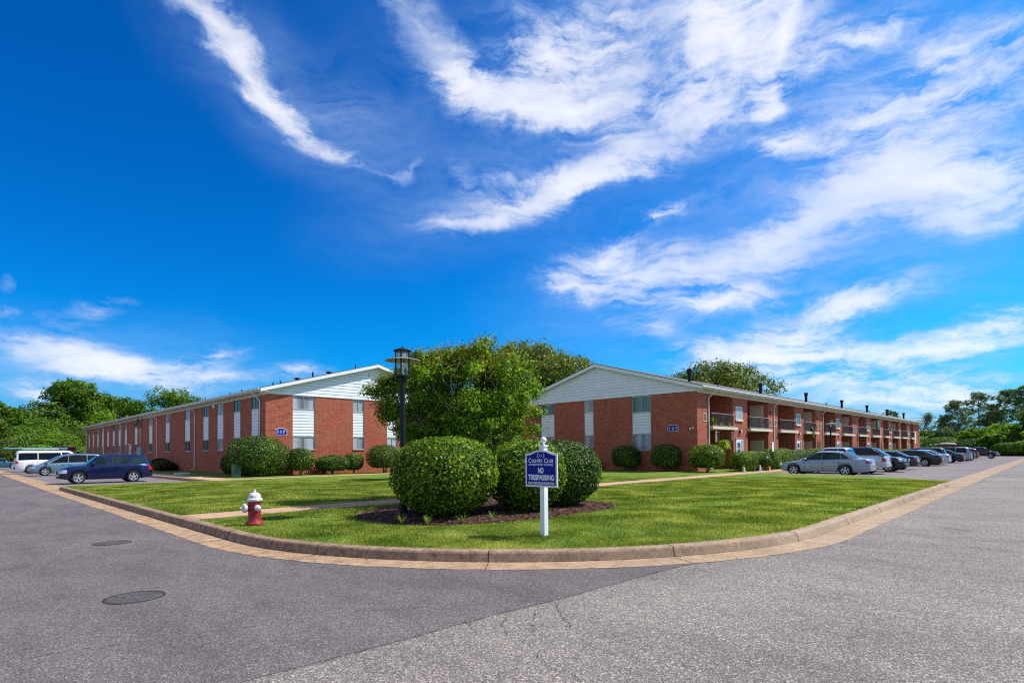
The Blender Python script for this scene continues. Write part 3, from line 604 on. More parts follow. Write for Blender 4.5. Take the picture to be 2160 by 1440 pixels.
# meter mast, meter box, entrance and wall lamp on the long side
m=MB(); m.tube([WL.p(72.6,5.5,.12),WL.p(72.6,2.6,.12)],.045,8); mast=m.build('service_mast',M['gutter'],B,smooth=True)
m=MB()
for k in range(3):
    m.tube([WL.p(72.6+.1*k+.9*math.cos(j/12*6.28+k),4.95+.35*k*.6+.42*math.sin(j/12*6.28+k*.7),.28+.1*k) for j in range(9)],.03,5)
m.build('drip_loop',M['blk_matte'],mast,smooth=True)
m=MB(); WL.box(m,71.9,73.6,1.2,2.5,.01,.26); m.build('meter_box',simple('meter_grey',(.33,.40,.42),.5,metal=.3),B)
m=MB(); WL.box(m,77.4,78.6,.3,2.75,-.05,.05); WL.box(m,77.2,78.8,2.75,2.95,-.05,.1); dr=m.build('entry_door',M['creamdoor'],B)
m=MB(); m.lathe([(.0,.0),(.12,.03),(.13,.2),(.05,.28)],WL.p(76.8,2.35,.15),10); m.build('wall_lamp',M['letter'],B,smooth=True)
m=MB(); m.lathe([(.03,0),(.09,.08),(.10,.2),(.02,.3)],WL.p(47.4,5.2,.45),10); m.tube([WL.p(47.4,5.5,.45),WL.p(47.4,5.85,.42)],.03,6); m.build('security_lamp',M['gutter'],B,smooth=True)
def roofz(s): return zt+2.5-abs(s)*sl
for (a,s,r,h) in [(39.6,-7.5,.05,.2),(41,-6.4,.05,.22),(40.,-4.4,.06,.42),(39.4,-1.2,.05,.34),(47,-7,.05,.2),(56,-7,.05,.2),(65,-7,.05,.22),(52,-6.2,.05,.2)]:
    m=MB(); c=P3(a,s,roofz(s)-.03); m.lathe([(r,0),(r,h)],c,8); m.build('vent_pipe',M['black'],rf,smooth=40)
for a,s in ((40.6,-5.3),(40.2,-3.0)):
    m=MB(); m.lathe([(.12,0),(.12,.08),(.24,.1),(.22,.17),(.1,.22),(0,.23)],P3(a,s,roofz(s)-.03),12); m.build('roof_vent',M['black'],rf,smooth=40)
# ---- building 121 : long side faces -Y, gable faces -X
X2,Y2,X2e=36.3,18.1,116.5; HF=8.4
B=thing('apartment_building','long two storey red brick apartment block numbered 121, with balconies above the parking lot','apartment block',(X2,Y2,0))
B121=B
WL=Wall('Y',Y2); WG=Wall('X',X2)
sG=[(21.7,23.3,1.67,4.46),(26.88,27.8,1.93,4.74),(30.97,32.5,1.93,4.74)]
m=MB(); walls(m,WG,Y2,Y2+2*HF,[(a,b,c) for a,b,c,_ in sG])
REC=[(38.2,42.1),(44.8,49.1),(51.4,55.6),(58.1,61.7),(64.3,68.4),(70.9,75.1),(77.4,81.5),(84.1,88.3),(90.8,93.7),(96.3,100.3),(102.3,106.3),(108.9,111.8)]
cur=X2+.3; DP=1.85
for a,b in REC+[(X2e,None)]:
    if b is None: m.box(cur,a,Y2,Y2+.3,0,ZS); break
    m.box(cur,a,Y2,Y2+.3,0,ZS); cur=b
    m.box(a-.25,a,Y2+.3,Y2+DP,0,ZS); m.box(b,b+.25,Y2+.3,Y2+DP,0,ZS); m.box(a-.25,b+.25,Y2+DP,Y2+DP+.25,0,ZS)
m.box(X2e-.3,X2e,Y2+.3,Y2+2*HF,0,ZS); m.box(X2+.3,X2e-.3,Y2+2*HF-.3,Y2+2*HF,0,ZS); m.box(X2+.002,X2e-.002,Y2+.002,Y2+2*HF-.002,ZS+.001,ZS+.05)
m.build('wall',M['brick'],B)
for (a,b,c,d_),g in zip(sG,(('glassC','glassA'),('glassA','glassA'),('glassC','glassA'))): strip(B,WG,a,b,d_,2.86,c,g)
rf,sl,zt,E,P3=roof(B,'X',X2,X2e,HF,Y2+HF,.5,.32,1.2)
m=MB(); siding(m,WG,0,0,ZS+.0,8.35,.02,.235,lambda z:(Y2+HF-min(HF+.45,(8.5-z)/sl),Y2+HF+min(HF+.45,(8.5-z)/sl))); m.build('gable_siding',M['siding'],B)
gutter(B,'X',P3,-E,X2-.25,X2e+1.1,zt)
for a in (37.96,50.33,64.0,77.35,88.57,100.86,107.3,116.2): pipe_down(B,WL,a,zt-.12,.57,mat='slab' if a>60 else 'gutter')
arc_plate(B,WG,19.92,3.2,.80,.48,'121',.54)
def picket_rail(parent,a0,a1,z0,z1,d):
    m=MB(); WL.box(m,a0,a1,z1-.04,z1,d-.02,d+.02); WL.box(m,a0,a1,z0+.05,z0+.08,d-.015,d+.015); r_=m.build('railing',M['rail'],parent)
    m=MB(); n=int((a1-a0)/.11)
    for i in range(1,n): x=a0+(a1-a0)*i/n; WL.box(m,x-.009,x+.009,z0+.08,z1-.04,d-.009,d+.009)
    x=(a0+a1)/2; WL.box(m,x-.02,x+.02,z0,z1-.04,d-.018,d+.018)
    o_=m.build('picket',M['picket'],r_); o_['kind']='stuff'; return r_
for i,(a,b) in enumerate(REC):
    m=MB(); m.box(a+.002,b-.002,Y2+.001,Y2+DP-.002,3.13,3.31); m.box(a-.02,b+.28,Y2-.27,Y2-.001,3.12,3.32); sb=m.build('balcony_slab',M['slab'],B)
    picket_rail(sb,a+.02,b-.02,3.32,4.28,.12)
    if i%2==1 or i==11:
        for z0,z1,nm in ((.32,2.42,'door'),(3.34,5.42,'door')):
            m=MB(); m.box(b-.06,b-.001,Y2+.36,Y2+1.5,z0,z1); fr=m.build(nm,M['dt'],B)
            m=MB(); m.box(b-.085,b-.062,Y2+.46,Y2+1.4,z0+.02,z1-.1); m.build('door_leaf',M['creamdoor'],fr)
            m=MB(); m.lathe([(.03,-.05),(.035,0),(.03,.03)],(b-.12,Y2+.56,z0+1.0),8,'x'); m.build('handle',M['black'],fr,smooth=True)
    # piers: window above glazed door, or vent grilles and a brown service door
PW=[(42.1,44.8),(55.6,58.1),(68.4,70.9),(81.5,84.1),(93.7,96.3),(106.3,108.9)]
for i,(a,b) in enumerate(PW):
    c=(a+b)/2-.28; hw=.62
    m=MB(); WL.box(m,c-hw,c+hw,3.92,4.95,.004,.03); fr=m.build('window',M['gutter'],B)
    m=MB(); WL.box(m,c-hw+.06,c-.03,3.98,4.89,.031,.036); WL.box(m,c+.03,c+hw-.06,3.98,4.89,.031,.036); m.build('pane',M['glassA' if i==0 else ('glassC' if i%2 else 'glassB')],fr)
    m=MB(); WL.box(m,c-hw-.05,c+hw+.05,3.82,3.915,.002,.09); m.build('window_sill',M['slab'],fr)
    m=MB(); WL.box(m,c-hw,c+hw+.05,.3,2.40,.004,.04); fr=m.build('entry_door',M['white'],B)
    m=MB(); 
    for k in range(3): WL.box(m,c-hw+.17,c+hw-.50,.75+.5*k,1.18+.5*k,.041,.046)
    m.build('pane',M['glassB'],fr)
    m=MB(); WL.box(m,c+.25,c+hw-.02,.35,2.36,.041,.047); m.build('sidelight',M['glassA'],fr)
    m=MB(); WL.box(m,c-hw-.1,c+hw+.15,2.42,2.55,.002,.03); m.build('lintel',M['sill'],fr)
    m=MB(); p=WL.p(c+.15,3.0,.1); m.lathe([(.03,-.14),(.07,-.1),(.085,.02),(.06,.12),(.02,.15)],p,10); m.build('wall_lamp',M['letter'],B,smooth=True)
    m=MB(); WL.box(m,c+.02,c+.12,2.98,3.14,.002,.12); m.build('lamp_bracket',M['black'],B)
    # small frieze block
for i,(a,b) in enumerate([(36.3,38.2),(49.1,51.4),(61.7,64.3),(75.1,77.4),(88.3,90.8),(100.3,102.3)]):
    for c in ([37.45] if i==0 else [a+.55,a+1.6]):
        m=MB(); hw=.24; z0,z1=3.62,4.22
        WL.box(m,c-hw,c+hw,z1-.05,z1,.003,.03); WL.box(m,c-hw,c+hw,z0,z0+.05,.003,.03); WL.box(m,c-hw,c-hw+.05,z0+.05,z1-.05,.003,.03); WL.box(m,c+hw-.05,c+hw,z0+.05,z1-.05,.003,.03); v_=m.build('vent_grille',M['dt'],B)
        m=MB()
        for k in range(8): zz=z0+.06+k*.062; WL.box(m,c-hw+.05,c+hw-.05,zz,zz+.04,.004,.018)
        m.build('louvre',M['vt'],v_)
    if i in (2,4):
        m=MB(); WL.box(m,a+.5,a+1.4,.3,2.4,.003,.03); m.build('service_door',M['browndoor'],B)
    if i: 
        m=MB(); WL.box(m,a+.35,a+.5,4.7,4.82,.002,.1); m.build('lamp_bracket',M['black'],B)
m=MB(); WL.box(m,112.9,113.7,2.4,4.4,.003,.03); m.build('siding_panel',M['white'],B)
# flood lamp and cable on the gable
m=MB(); p=WG.p(18.55,3.12,.12); m.lathe([(.03,-.1),(.06,-.08),(.07,.03),(.02,.05)],p,8); m.lathe([(.03,-.1),(.05,-.08),(.05,.02)],(p[0]-.02,p[1]-.2,p[2]+.06),8); m.build('flood_lamp',M['letter'],B,smooth=True)
m=MB(); m.tube([WG.p(18.72,5.9,.03),WG.p(18.72,3.2,.03)],.018,6); m.build('conduit',M['sill'],B)
def roofz(s): return zt+2.5-abs(s)*sl
for x,Y in [(39.0,20.0),(53.6,20.4),(63.2,19.4),(75.4,19.2),(87.2,19.2),(95.8,18.6),(109,18.9)]:
    s_=Y-(Y2+HF); z0=roofz(s_)-.04; m=MB(); m.lathe([(.20,0),(.13,.06),(.13,.62),(.15,.62),(.15,.80),(.20,.80),(.20,.98),(.13,1.0),(0,1.01)],(x,Y,z0),12); m.build('flue',M['black'],rf,smooth=40)
for x,Y in [(71.5,19.8),(92.,20.),(46,21)]:
    s_=Y-(Y2+HF); m=MB(); m.lathe([(.05,0),(.05,.35)],(x,Y,roofz(s_)-.03),8); m.build('vent_pipe',M['black'],rf,smooth=40)
# ---------------------------------------------------------------- vehicles
def interp(pl,x):
    if x<=pl[0][0]: return pl[0][1]
    for (a,u),(b,v) in zip(pl[:-1],pl[1:]):
        if x<=b:
            f=(x-a)/(b-a) if b>a else 1; return u+(v-u)*f
    return pl[-1][1]
def smooth_pl(pl,r=.06):
    """round the corners of a polyline by sampling a running mean"""
    def f(x):
        k=5; return sum(interp(pl,x+r*(i-k//2)/(k//2)) for i in range(k))/k
    return f
def vehicle(name,label,cat,loc,rz,L,W,belt,roof,wheels,r,col,tum=.32,glass=(),ws=None,rg=None,pmat=None,gl='cglass',spokes=5,head=True,hz=(.62,.80),tz=(.75,.98),tw=.28,low=.20,group=None,trim=None,rear_dark=False,handles=(),pillars=(),grille=True,lower=None,bed=None,rails=False):
    T=thing(name,label,cat,loc,rz,group); h2=L/2
    PM=pmat or paint('paint_'+name,col)
    zb=smooth_pl(belt); zr_=smooth_pl(roof,.05); x0c,x1c=roof[0][0],roof[-1][0]
    def hw(x):
        tt=max(0,(abs(x)-(h2-.75))/.75); return W/2*(1-.20*tt**2.4)
    def zr(x): return max(zb(x),zr_(x)) if x0c-.03<=x<=x1c+.03 else zb(x)
    def zl(x):
        tt=max(0,(abs(x)-(h2-.7))/.7); return low+.10*tt**2
    AR=r+.075
    def arch(x):
        z=zl(x)
        for wx in wheels:
            dx=abs(x-wx)
            if dx<AR: z=max(z,r+math.sqrt(AR*AR-dx*dx))
        return z
    def yg(x,z):   # half width of the greenhouse side at height z
        return hw(x)*.925-tum*(z-zb(x))
    xs=set([-h2,-h2+.015,-h2+.05,-h2+.12,h2,h2-.015,h2-.05,h2-.12]+[-h2+.12+(L-.24)*i/44 for i in range(45)])
    for p in list(belt)+list(roof): xs|={p[0]-.05,p[0],p[0]+.05}
    for wx in wheels:
        for k in range(-8,9): xs.add(wx+AR*math.sin(k/8*math.pi/2)*.999)
    xs=sorted(x for x in xs if -h2<=x<=h2); xx=[xs[0]]
    for x in xs[1:]:
        if x-xx[-1]>.008: xx.append(x)
    R=[]
    for x in xx:
        w_=hw(x); B_=zb(x); T_=zr(x); g=T_-B_; k=min(1,g/.15); za=arch(x); lo=zl(x)
        e=min(1,(h2-abs(x))/.12); ee=math.sqrt(max(0,1-(1-e)**2)); B2=B_; w2=w_*(.93+.07*ee)
        yb=w2*.925; yt=yb-tum*g
        half=[(0,lo+.02),(w2*.74,lo+.02),(w2*.74,max(lo+.03,za)),(w2*.965,max(lo+.03,za)),(w2*.992,max(lo+.10,za+.03)),(w2,max((lo+B_)*.52,za+.05)),(w2*.992,max(B_-.13,za+.06)),(w2*.975,max(B_-.05,za+.07)),(yb,B_),
              (yb-tum*g*.5 - (1-k)*yb*.10,B_+g*.5+(1-k)*.015),((yt+.00)*(1-.18*(1-k)),B_+g*.90+(1-k)*.022),(yt*(.90-.25*(1-k)),T_-.012*k+(1-k)*.035),(yt*.5,T_+.022*k+(1-k)*.045),(0,T_+.03*k+(1-k)*.05)]
        ring=[(x,y,z) for y,z in half]+[(x,-y,z) for y,z in half[-2:0:-1]]
        R.append(ring)
    m=MB(); m.ring(R,cap=True); body=m.build('body',PM,T,smooth=38,local=True)
    if lower:   # darker lower cladding strip
        m=MB()
        for sg in (-1,1):
            m.grid(lambda u,v: (lambda x:(x,sg*(hw(x)+.006),max(arch(x)+.01,low+.10)+.0+v*max(0,(lower-max(arch(x)+.01,low+.10)))))(-h2+.5+(L-1.)*u),50,2)
        m.build('side_cladding',M['plastic'],T,local=True)
    # glass panels of the sides: quads (x,z) bl,br,tr,tl given by x at bottom and x at top
    for (xb0,xb1,xt0,xt1,zo0,zo1) in glass:
        for sg in (-1,1):
            m=MB()
            def fn(u,v):
                xb=xb0+(xb1-xb0)*u; xt=xt0+(xt1-xt0)*u; x=xb+(xt-xb)*v
                z0=zb(x)+zo0; z1=max(z0+.01,zr(xt0+(xt1-xt0)*u)-zo1); z=z0+(z1-z0)*v; return (x,sg*(yg(x,z)+.012),z)
            m.grid(fn,10,4); sw=m.build('side_window',M[gl],T,smooth=True,local=True)
            m=MB(); m.grid(lambda u,v:(lambda q_:(q_[0],q_[1]-sg*.006,q_[2]))(fn(-.03+1.06*u,-.07+1.14*v)),10,4); m.build('window_trim',M['blk_matte'],sw,smooth=True,local=True)
    for nm,seg in (('windshield',ws),('rear_window',rg)):
        if not seg: continue
        a,b=seg; m=MB()
        def fn(u,v):
            x=a+(b-a)*u; g=zr(x)-zb(x); yt=(hw(x)*.925-tum*g)*.93; y=(v*2-1)*yt; dz=.03-.03*(abs(y)/max(.1,yt))**2+.012
            return (x+(.012 if b>0 and nm=='windshield' else -.012),y,zr(x)+dz)
        m.grid(fn,10,8); m.build(nm,M[gl],T,smooth=True,local=True)
    # seams, handles
    for x in pillars:
        for sg in (-1,1):
            m=MB(); m.grid(lambda u,v:(x+(v-.5)*.014,sg*(hw(x)+.004),low+.16+(zb(x)-.06-low-.16)*u),6,1); m.build('door_seam',M['blk_matte'],T,local=True)
    for x in handles:
        for sg in (-1,1):
            m=MB(); m.box(x-.08,x+.08,sg*(hw(x)-.01),sg*(hw(x)+.035),zb(x)-.17,zb(x)-.14); m.build('door_handle',PM,T,local=True)
    # mirrors
    mx=(ws[0] if ws else x1c-.3)+ (.0)
    mx=(ws[1]-.25) if ws else x1c-.4
    for sg in (-1,1):
        m=MB(); y=hw(mx)*.93; m.lathe([(.02,0),(.07,.02),(.085,.08),(.07,.17),(.02,.19)],(mx,0,zb(mx)+.09),10,'y')
        m.v=[(a,(b+y-.02)*sg,c) for a,b,c in m.v]; m.build('side_mirror',PM,T,smooth=True,local=True)
    # wheels
    for wx in wheels:
        for sg in (-1,1):
            yo=W/2-.015; m=MB()
            m.lathe([(r*.60,yo-.10),(r*.66,yo-.04),(r*.70,yo+.0),(r*.90,yo+.008),(r*.985,yo-.03),(r,yo-.09),(r*.985,yo-.18),(r*.9,yo-.21),(0,yo-.21)],(0,0,0),28,'y')
            m.v=[(a+wx,b*sg,c+r) for a,b,c in m.v]; wh=m.build('wheel',M['tire'],T,smooth=45,local=True)
            m=MB(); m.lathe([(0,yo-.075),(r*.62,yo-.065)],(0,0,0),24,'y'); m.v=[(a+wx,b*sg,c+r) for a,b,c in m.v]; m.build('wheel_well_disc',M['rimdk'],wh,local=True)
            m=MB(); m.lathe([(r*.56,yo-.045),(r*.57,yo-.02),(r*.66,yo-.01),(r*.68,yo-.03)],(0,0,0),28,'y',cap=False); m.lathe([(0,yo-.01),(r*.13,yo-.012),(r*.15,yo-.03)],(0,0,0),12,'y')
            for k in range(spokes):
                a=2*math.pi*k/spokes+.3; c_,s_=math.cos(a),math.sin(a); w0,w1=r*.085,r*.13
                P_=[(r*.1,-w0),(r*.59,-w1),(r*.59,w1),(r*.1,w0)]
                m.ring([[(c_*p-s_*q_,yo-.045,s_*p+c_*q_) for p,q_ in P_],[(c_*p-s_*q_,yo-.012,s_*p+c_*q_) for p,q_ in P_]])
            m.v=[(a+wx,b*sg,c+r) for a,b,c in m.v]; m.build('rim',M['rim'],wh,smooth=35,local=True)
    # lamps: wrap patches
    def lamp(nm,mat,end,za,zbb,y0,side):
        for sg in (-1,1):
            m=MB()
            def fn(u,v):
                z=za+(zbb-za)*v
                if u<.5:
                    f=u/.5; x=end*(h2-side*(1-f)); return (x-end*0,sg*(hw(x)*(.995 if z<zb(x)-.1 else .975)+.008),min(z,zb(x)-.015))
                f=(u-.5)/.5; ye=hw(h2)*.93; return (end*(h2+.008),sg*(ye+.008-(ye-y0)*f),z)
            m.grid(fn,12,3); m.build(nm,mat,T,smooth=True,local=True)
    lamp('headlight',M['headl'],1,hz[0],hz[1],hw(h2)*.52,.34)
    lamp('taillight',M['taill'],-1,tz[0],tz[1],hw(h2)*.93-tw,.20)
    if grille:
        m=MB(); y=hw(h2)*.48; m.box(h2+.002,h2+.012,-y,y,hz[0]-.06,hz[1]-.08); m.build('grille',M['blk_matte'],T,local=True)
    m=MB(); y=hw(h2)*.72; m.box(h2+.001,h2+.014,-y,y,low+.10,low+.22); m.build('air_intake',M['plastic'],T,local=True)
    m=MB(); m.box(-h2-.014,-h2-.002,-.16,.16,tz[0]-.12,tz[0]+.03); m.build('licence_plate',M['plate'],T,local=True)
    if rear_dark:
        m=MB(); y=hw(-h2)*.9; m.box(-h2-.03,-h2-.001,-y,y,low+.12,low+.34); m.build('rear_bumper',M['plastic'] if rear_dark==1 else M['rim'],T,local=True)
    if bed:
        m=MB(); y=hw(-h2+.5)*.82; m.box(bed[0],bed[1],-y,y,zb(bed[0]+.3)+.035,zb(bed[0]+.3)+.062); m.build('cargo_bed',M['blk_matte'],T,local=True)
    if rails:
        for sg in (-1,1):
            m=MB(); pts=[(x,sg*(yg(x,zr(x))*.86),zr(x)+.07) for x in np.linspace(x0c+.5,x1c-1.,8)]; m.tube(pts,.018,6); m.build('roof_rail',M['plastic'],T,smooth=True,local=True)
    T['_zr']=zr(0.); del T['_zr']
    return T
PI=math.pi
# sedan profile, x=0 at the middle, nose +x
def sedan_spec(L,H,k=1.):
    h=L/2; return dict(belt=[(-h,.62),(-h+.03,.90),(-h+.12,.985*k),(-h+.75,1.0*k),(-.6,.97*k),(.75,.93*k),(h-.9,.86*k),(h-.3,.76*k),(h-.06,.62),(h,.48)],
      roof=[(-h+.62,.99*k),(-h+1.35,H-.07),(-h+1.85,H-.015),(-.05,H),(.35,H-.03),(h-1.25,.90*k)],
      glass=[(-h+1.02,-h+1.42,-h+1.38,-h+1.50,.05,.10),(-h+1.50,.02,-h+1.56,-.02,.045,.09),(.10,h-1.46,.04,.42,.045,.09)],ws=(.42,h-1.28),rg=(-h+.68,-h+1.4))
vehicle('sedan','silver blue four door sedan nearest the corner lawn, seen broadside on the right parking lot','car',(38.02,10.58,.01),PI/2,4.95,1.83,wheels=(1.62,-1.22),r=.335,col=(.23,.32,.42),handles=(-.62,.28),pillars=(-.9,-.02,1.0),pmat=paint('silver_blue',(.26,.32,.39),.45,.35),gl='cglass2',group='cars parked in front of block 121',hz=(.62,.78),tz=(.74,.89),**sedan_spec(4.95,1.47))
# pickup truck
h=2.6
vehicle('pickup_truck','silver pickup truck with white tailgate between the silver blue sedan and the black sport utility','pickup',(41.75,10.68,.01),PI/2,5.2,1.86,belt=[(-h,.6),(-h+.02,1.08),(-h+.1,1.12),(-.55,1.12),(.9,1.05),(h-.8,1.0),(h-.2,.93),(h,.6)],roof=[(-.62,1.12),(-.5,1.60),(-.3,1.68),(.7,1.69),(1.0,1.64),(1.62,1.06)],
  wheels=(1.7,-1.45),r=.37,col=(.6,.62,.66),glass=[(-.48,.02,-.40,.0,.05,.10),(.1,1.25,.08,.85,.05,.10)],ws=(1.02,1.55),rg=(-.6,-.5),pmat=paint('truck_silver',(.42,.47,.56),.4,.3),low=.34,tz=(.78,1.05),tw=.16,rear_dark=2,bed=(-h+.08,-.68),group='cars parked in front of block 121',handles=(.2,),tum=.22,pillars=(.06,1.15))
h=2.33
vehicle('sport_utility','black sport utility with chrome nose, facing the road beside the silver pickup','suv',(46.2,10.2,.01),-PI/2,4.7,1.86,belt=[(-h,.6),(-h+.04,1.02),(-1.5,1.10),(.9,1.04),(h-.5,.98),(h-.1,.82),(h,.55)],roof=[(-h+.08,1.0),(-h+.35,1.58),(-h+.7,1.67),(.1,1.69),(.45,1.64),(1.32,1.03)],
  wheels=(1.40,-1.42),r=.37,col=(.01,.01,.015),glass=[(-h+.55,-1.0,-h+.62,-1.05,.06,.13),(-.92,.02,-.95,-.02,.05,.12),(.1,1.0,.06,.5,.05,.12)],ws=(.5,1.28),rg=(-h+.12,-h+.34),pmat=paint('black_paint',(.008,.010,.016),.2,.3),gl='cglass2',hz=(.72,.92),group='cars parked in front of block 121',low=.26,handles=(-.7,.3),pillars=(-.95,.02,1.05),lower=.46,rails=True)
vehicle('sedan','dark navy four door sedan with its tail to the road, beside the black sport utility','car',(51.5,10.4,.01),PI/2,4.7,1.8,wheels=(1.5,-1.2),r=.33,col=(0,0,0),pmat=paint('navy_paint',(.010,.016,.055),.3,.3),handles=(-.6,.28),pillars=(-.85,-.02,.95),group='cars parked in front of block 121',tw=.36,tz=(.72,.88),rear_dark=1,**sedan_spec(4.7,1.42))
vehicle('sedan','black sedan with bright alloy wheels and long red tail lamps, right of the navy sedan','car',(61.9,10.35,.01),PI/2,4.9,1.84,wheels=(1.55,-1.25),r=.345,col=(0,0,0),pmat=paint('black_paint_b',(.009,.009,.012),.2,.28),handles=(-.6,.28),pillars=(-.85,-.02,.95),group='cars parked in front of block 121',tw=.42,tz=(.74,.88),gl='cglass2',**sedan_spec(4.9,1.44))
vehicle('sedan','pale silver sedan with sloping rear window, half hidden by the black sedan with red lamps','car',(66.9,10.3,.01),PI/2,4.6,1.78,wheels=(1.45,-1.2),r=.32,col=(0,0,0),pmat=paint('pale_silver',(.42,.50,.62),.5,.32),group='cars parked in front of block 121',handles=(-.6,.28),pillars=(-.85,-.02),**sedan_spec(4.6,1.46))
def wagon(h,H,b=1.05): return dict(belt=[(-h,.55),(-h+.03,b-.05),(-1.5,b+.02),(.9,b-.04),(h-.6,b-.14),(h-.12,.72),(h,.5)],roof=[(-h+.05,b-.03),(-h+.22,H-.14),(-h+.5,H-.03),(-.2,H),(.35,H-.05),(h-.85,b-.08)],
   glass=[(-h+.42,-1.15,-h+.5,-1.15,.05,.13),(-1.05,-.05,-1.03,-.08,.05,.12),(.03,h-1.25,.0,.5,.05,.12)],ws=(.4,h-.9),rg=(-h+.08,-h+.24))
vehicle('sport_utility','dark grey sport utility vehicle rising behind the pale silver sedan','suv',(70.6,11.1,.01),PI/2,4.8,1.85,wheels=(1.45,-1.4),r=.36,col=(0,0,0),pmat=paint('slate_paint',(.05,.055,.075),.4,.3),group='cars parked in front of block 121',low=.26,tz=(.9,1.15),tw=.14,**wagon(2.4,1.66))
vehicle('sedan','black sedan with orange tail lamp, between dark grey sport utility and silver minivan','car',(76.6,10.3,.01),PI/2,4.7,1.8,wheels=(1.5,-1.2),r=.33,col=(0,0,0),pmat=M['black_paint'] if 'black_paint' in M else paint('black_paint_c',(.01,.01,.014),.2,.3),group='cars parked in front of block 121',tw=.25,tz=(.72,.88),**sedan_spec(4.7,1.45))
vehicle('minivan','silver minivan on the right lot carrying a tan cargo bag on its roof','minivan',(84.4,10.6,.01),PI/2,5.05,1.95,wheels=(1.55,-1.5),r=.34,col=(0,0,0),pmat=paint('van_silver',(.30,.32,.36),.5,.35),group='cars parked in front of block 121',tum=.25,tz=(.95,1.25),tw=.12,**wagon(2.52,1.72))
vehicle('sport_utility','dark sport utility vehicle with red tail lamps, right of the silver minivan','suv',(89.2,10.5,.01),PI/2,4.5,1.82,wheels=(1.35,-1.35),r=.35,col=(0,0,0),pmat=paint('dark_plum',(.02,.02,.03),.3,.3),group='cars parked in front of block 121',low=.25,tz=(.85,1.1),tw=.14,**wagon(2.25,1.66))
vehicle('hatchback','dark red hatchback, the last car before the black pickup','car',(93.2,10.4,.01),PI/2,4.3,1.78,wheels=(1.3,-1.3),r=.33,col=(0,0,0),pmat=paint('dark_red',(.20,.012,.02),.3,.3),group='cars parked in front of block 121',tz=(.85,1.1),tw=.14,**wagon(2.15,1.55,1.0))
h=2.6
vehicle('pickup_truck','black pickup truck at the far end of the right parking lot, nose to the road','pickup',(109.6,9.9,.01),-PI/2,5.2,1.86,belt=[(-h,.6),(-h+.02,1.08),(-h+.1,1.12),(-.55,1.12),(.9,1.05),(h-.8,1.02),(h-.2,.95),(h,.6)],roof=[(-.62,1.12),(-.5,1.60),(-.3,1.70),(.7,1.71),(1.0,1.66),(1.62,1.06)],
  wheels=(1.65,-1.5),r=.38,col=(0,0,0),glass=[(-.48,.02,-.40,.0,.05,.10),(.1,1.25,.08,.85,.05,.10)],ws=(1.02,1.55),rg=(-.6,-.5),pmat=paint('truck_black',(.012,.014,.02),.2,.3),low=.36,bed=(-h+.08,-.68),group='cars parked in front of block 121',tum=.22,gl='cglass2')
# left lot
h=2.24
vehicle('station_wagon','glossy dark blue retro wagon parked beside the corner lawn on the left','wagon',(6.62,40.6,.02),PI,4.48,1.76,belt=[(-h,.55),(-h+.03,.98),(-1.5,1.07),(0,1.06),(.75,1.02),(1.15,1.00),(h-.45,.93),(h-.12,.82),(h-.04,.66),(h,.5)],roof=[(-h+.04,1.0),(-h+.20,1.45),(-h+.38,1.56),(-h+.8,1.615),(-.4,1.63),(.15,1.61),(.42,1.55),(.98,1.03)],
  wheels=(1.38,-1.25),r=.335,col=(.01,.02,.12),glass=[(-h+.30,-1.12,-h+.42,-1.14,.06,.17),(-.98,-.36,-.97,-.38,.05,.14),(-.30,-.15,-.32,-.16,.05,.14),(.02,.86,.0,.40,.05,.12)],ws=(.45,.96),rg=(-h+.08,-h+.20),pmat=paint('blue_paint',(.002,.006,.055),.3,.25),gl='cglass2',hz=(.60,.80),tz=(.72,1.02),tw=.12,spokes=5,handles=(-.42,.28),pillars=(-1.02,-.06,.9),rear_dark=1,tum=.26,lower=None)
h=2.52
vehicle('minivan','pale blue grey minivan between the white work van and the dark blue wagon','minivan',(7.15,59.8,.02),PI,5.05,1.95,belt=[(-h,.55),(-h+.03,1.0),(-1.5,1.05),(.5,1.02),(1.2,.98),(h-.6,.85),(h-.15,.68),(h,.5)],roof=[(-h+.06,1.0),(-h+.28,1.58),(-h+.6,1.72),(-.5,1.76),(.15,1.72),(.5,1.62),(1.75,.93)],
  wheels=(1.55,-1.5),r=.335,col=(0,0,0),glass=[(-h+.42,-1.25,-h+.5,-1.25,.05,.13),(-1.15,.02,-1.13,-.02,.05,.12),(.12,1.2,.08,.52,.05,.12)],ws=(.58,1.68),rg=(-h+.1,-h+.28),pmat=paint('blue_grey',(.17,.25,.33),.5,.32),handles=(-.1,.4),pillars=(.05,1.2),hz=(.62,.78),tum=.27)
h=2.7
VAN=vehicle('cargo_van','white work van with a blue ladder on its roof rack, behind the blue grey minivan','van',(7.0,68.0,.02),0,5.4,2.0,belt=[(-h,.6),(-h+.02,1.18),(-1.5,1.22),(1.2,1.20),(1.7,1.16),(h-.35,1.02),(h-.05,.8),(h,.55)],roof=[(-h+.02,1.18),(-h+.10,1.95),(-h+.3,2.07),(1.0,2.08),(1.35,1.98),(1.95,1.2)],
  wheels=(1.75,-1.65),r=.36,col=(0,0,0),glass=[(-h+.25,-1.2,-h+.28,-1.2,.08,.22),(-1.05,.45,-1.05,.45,.08,.22),(.65,1.6,.62,1.2,.08,.2)],ws=(1.38,1.9),rg=(-h+.03,-h+.09),pmat=M['white'],tum=.12,tz=(.95,1.25),tw=.12,low=.28,pillars=(-1.15,.55),rear_dark=1)
m=MB()
for x in (-1.9,-.5,.9): m.box(x-.02,x+.02,-.75,.75,2.19,2.23); m.box(x-.02,x+.02,-.75,-.71,2.06,2.19); m.box(x-.02,x+.02,.71,.75,2.06,2.19)
m.build('roof_rack',M['rim'],VAN,local=True)
LD=thing('ladder','long blue extension ladder lying on the roof rack of the white van','ladder',(6.2,67.6,2.28))
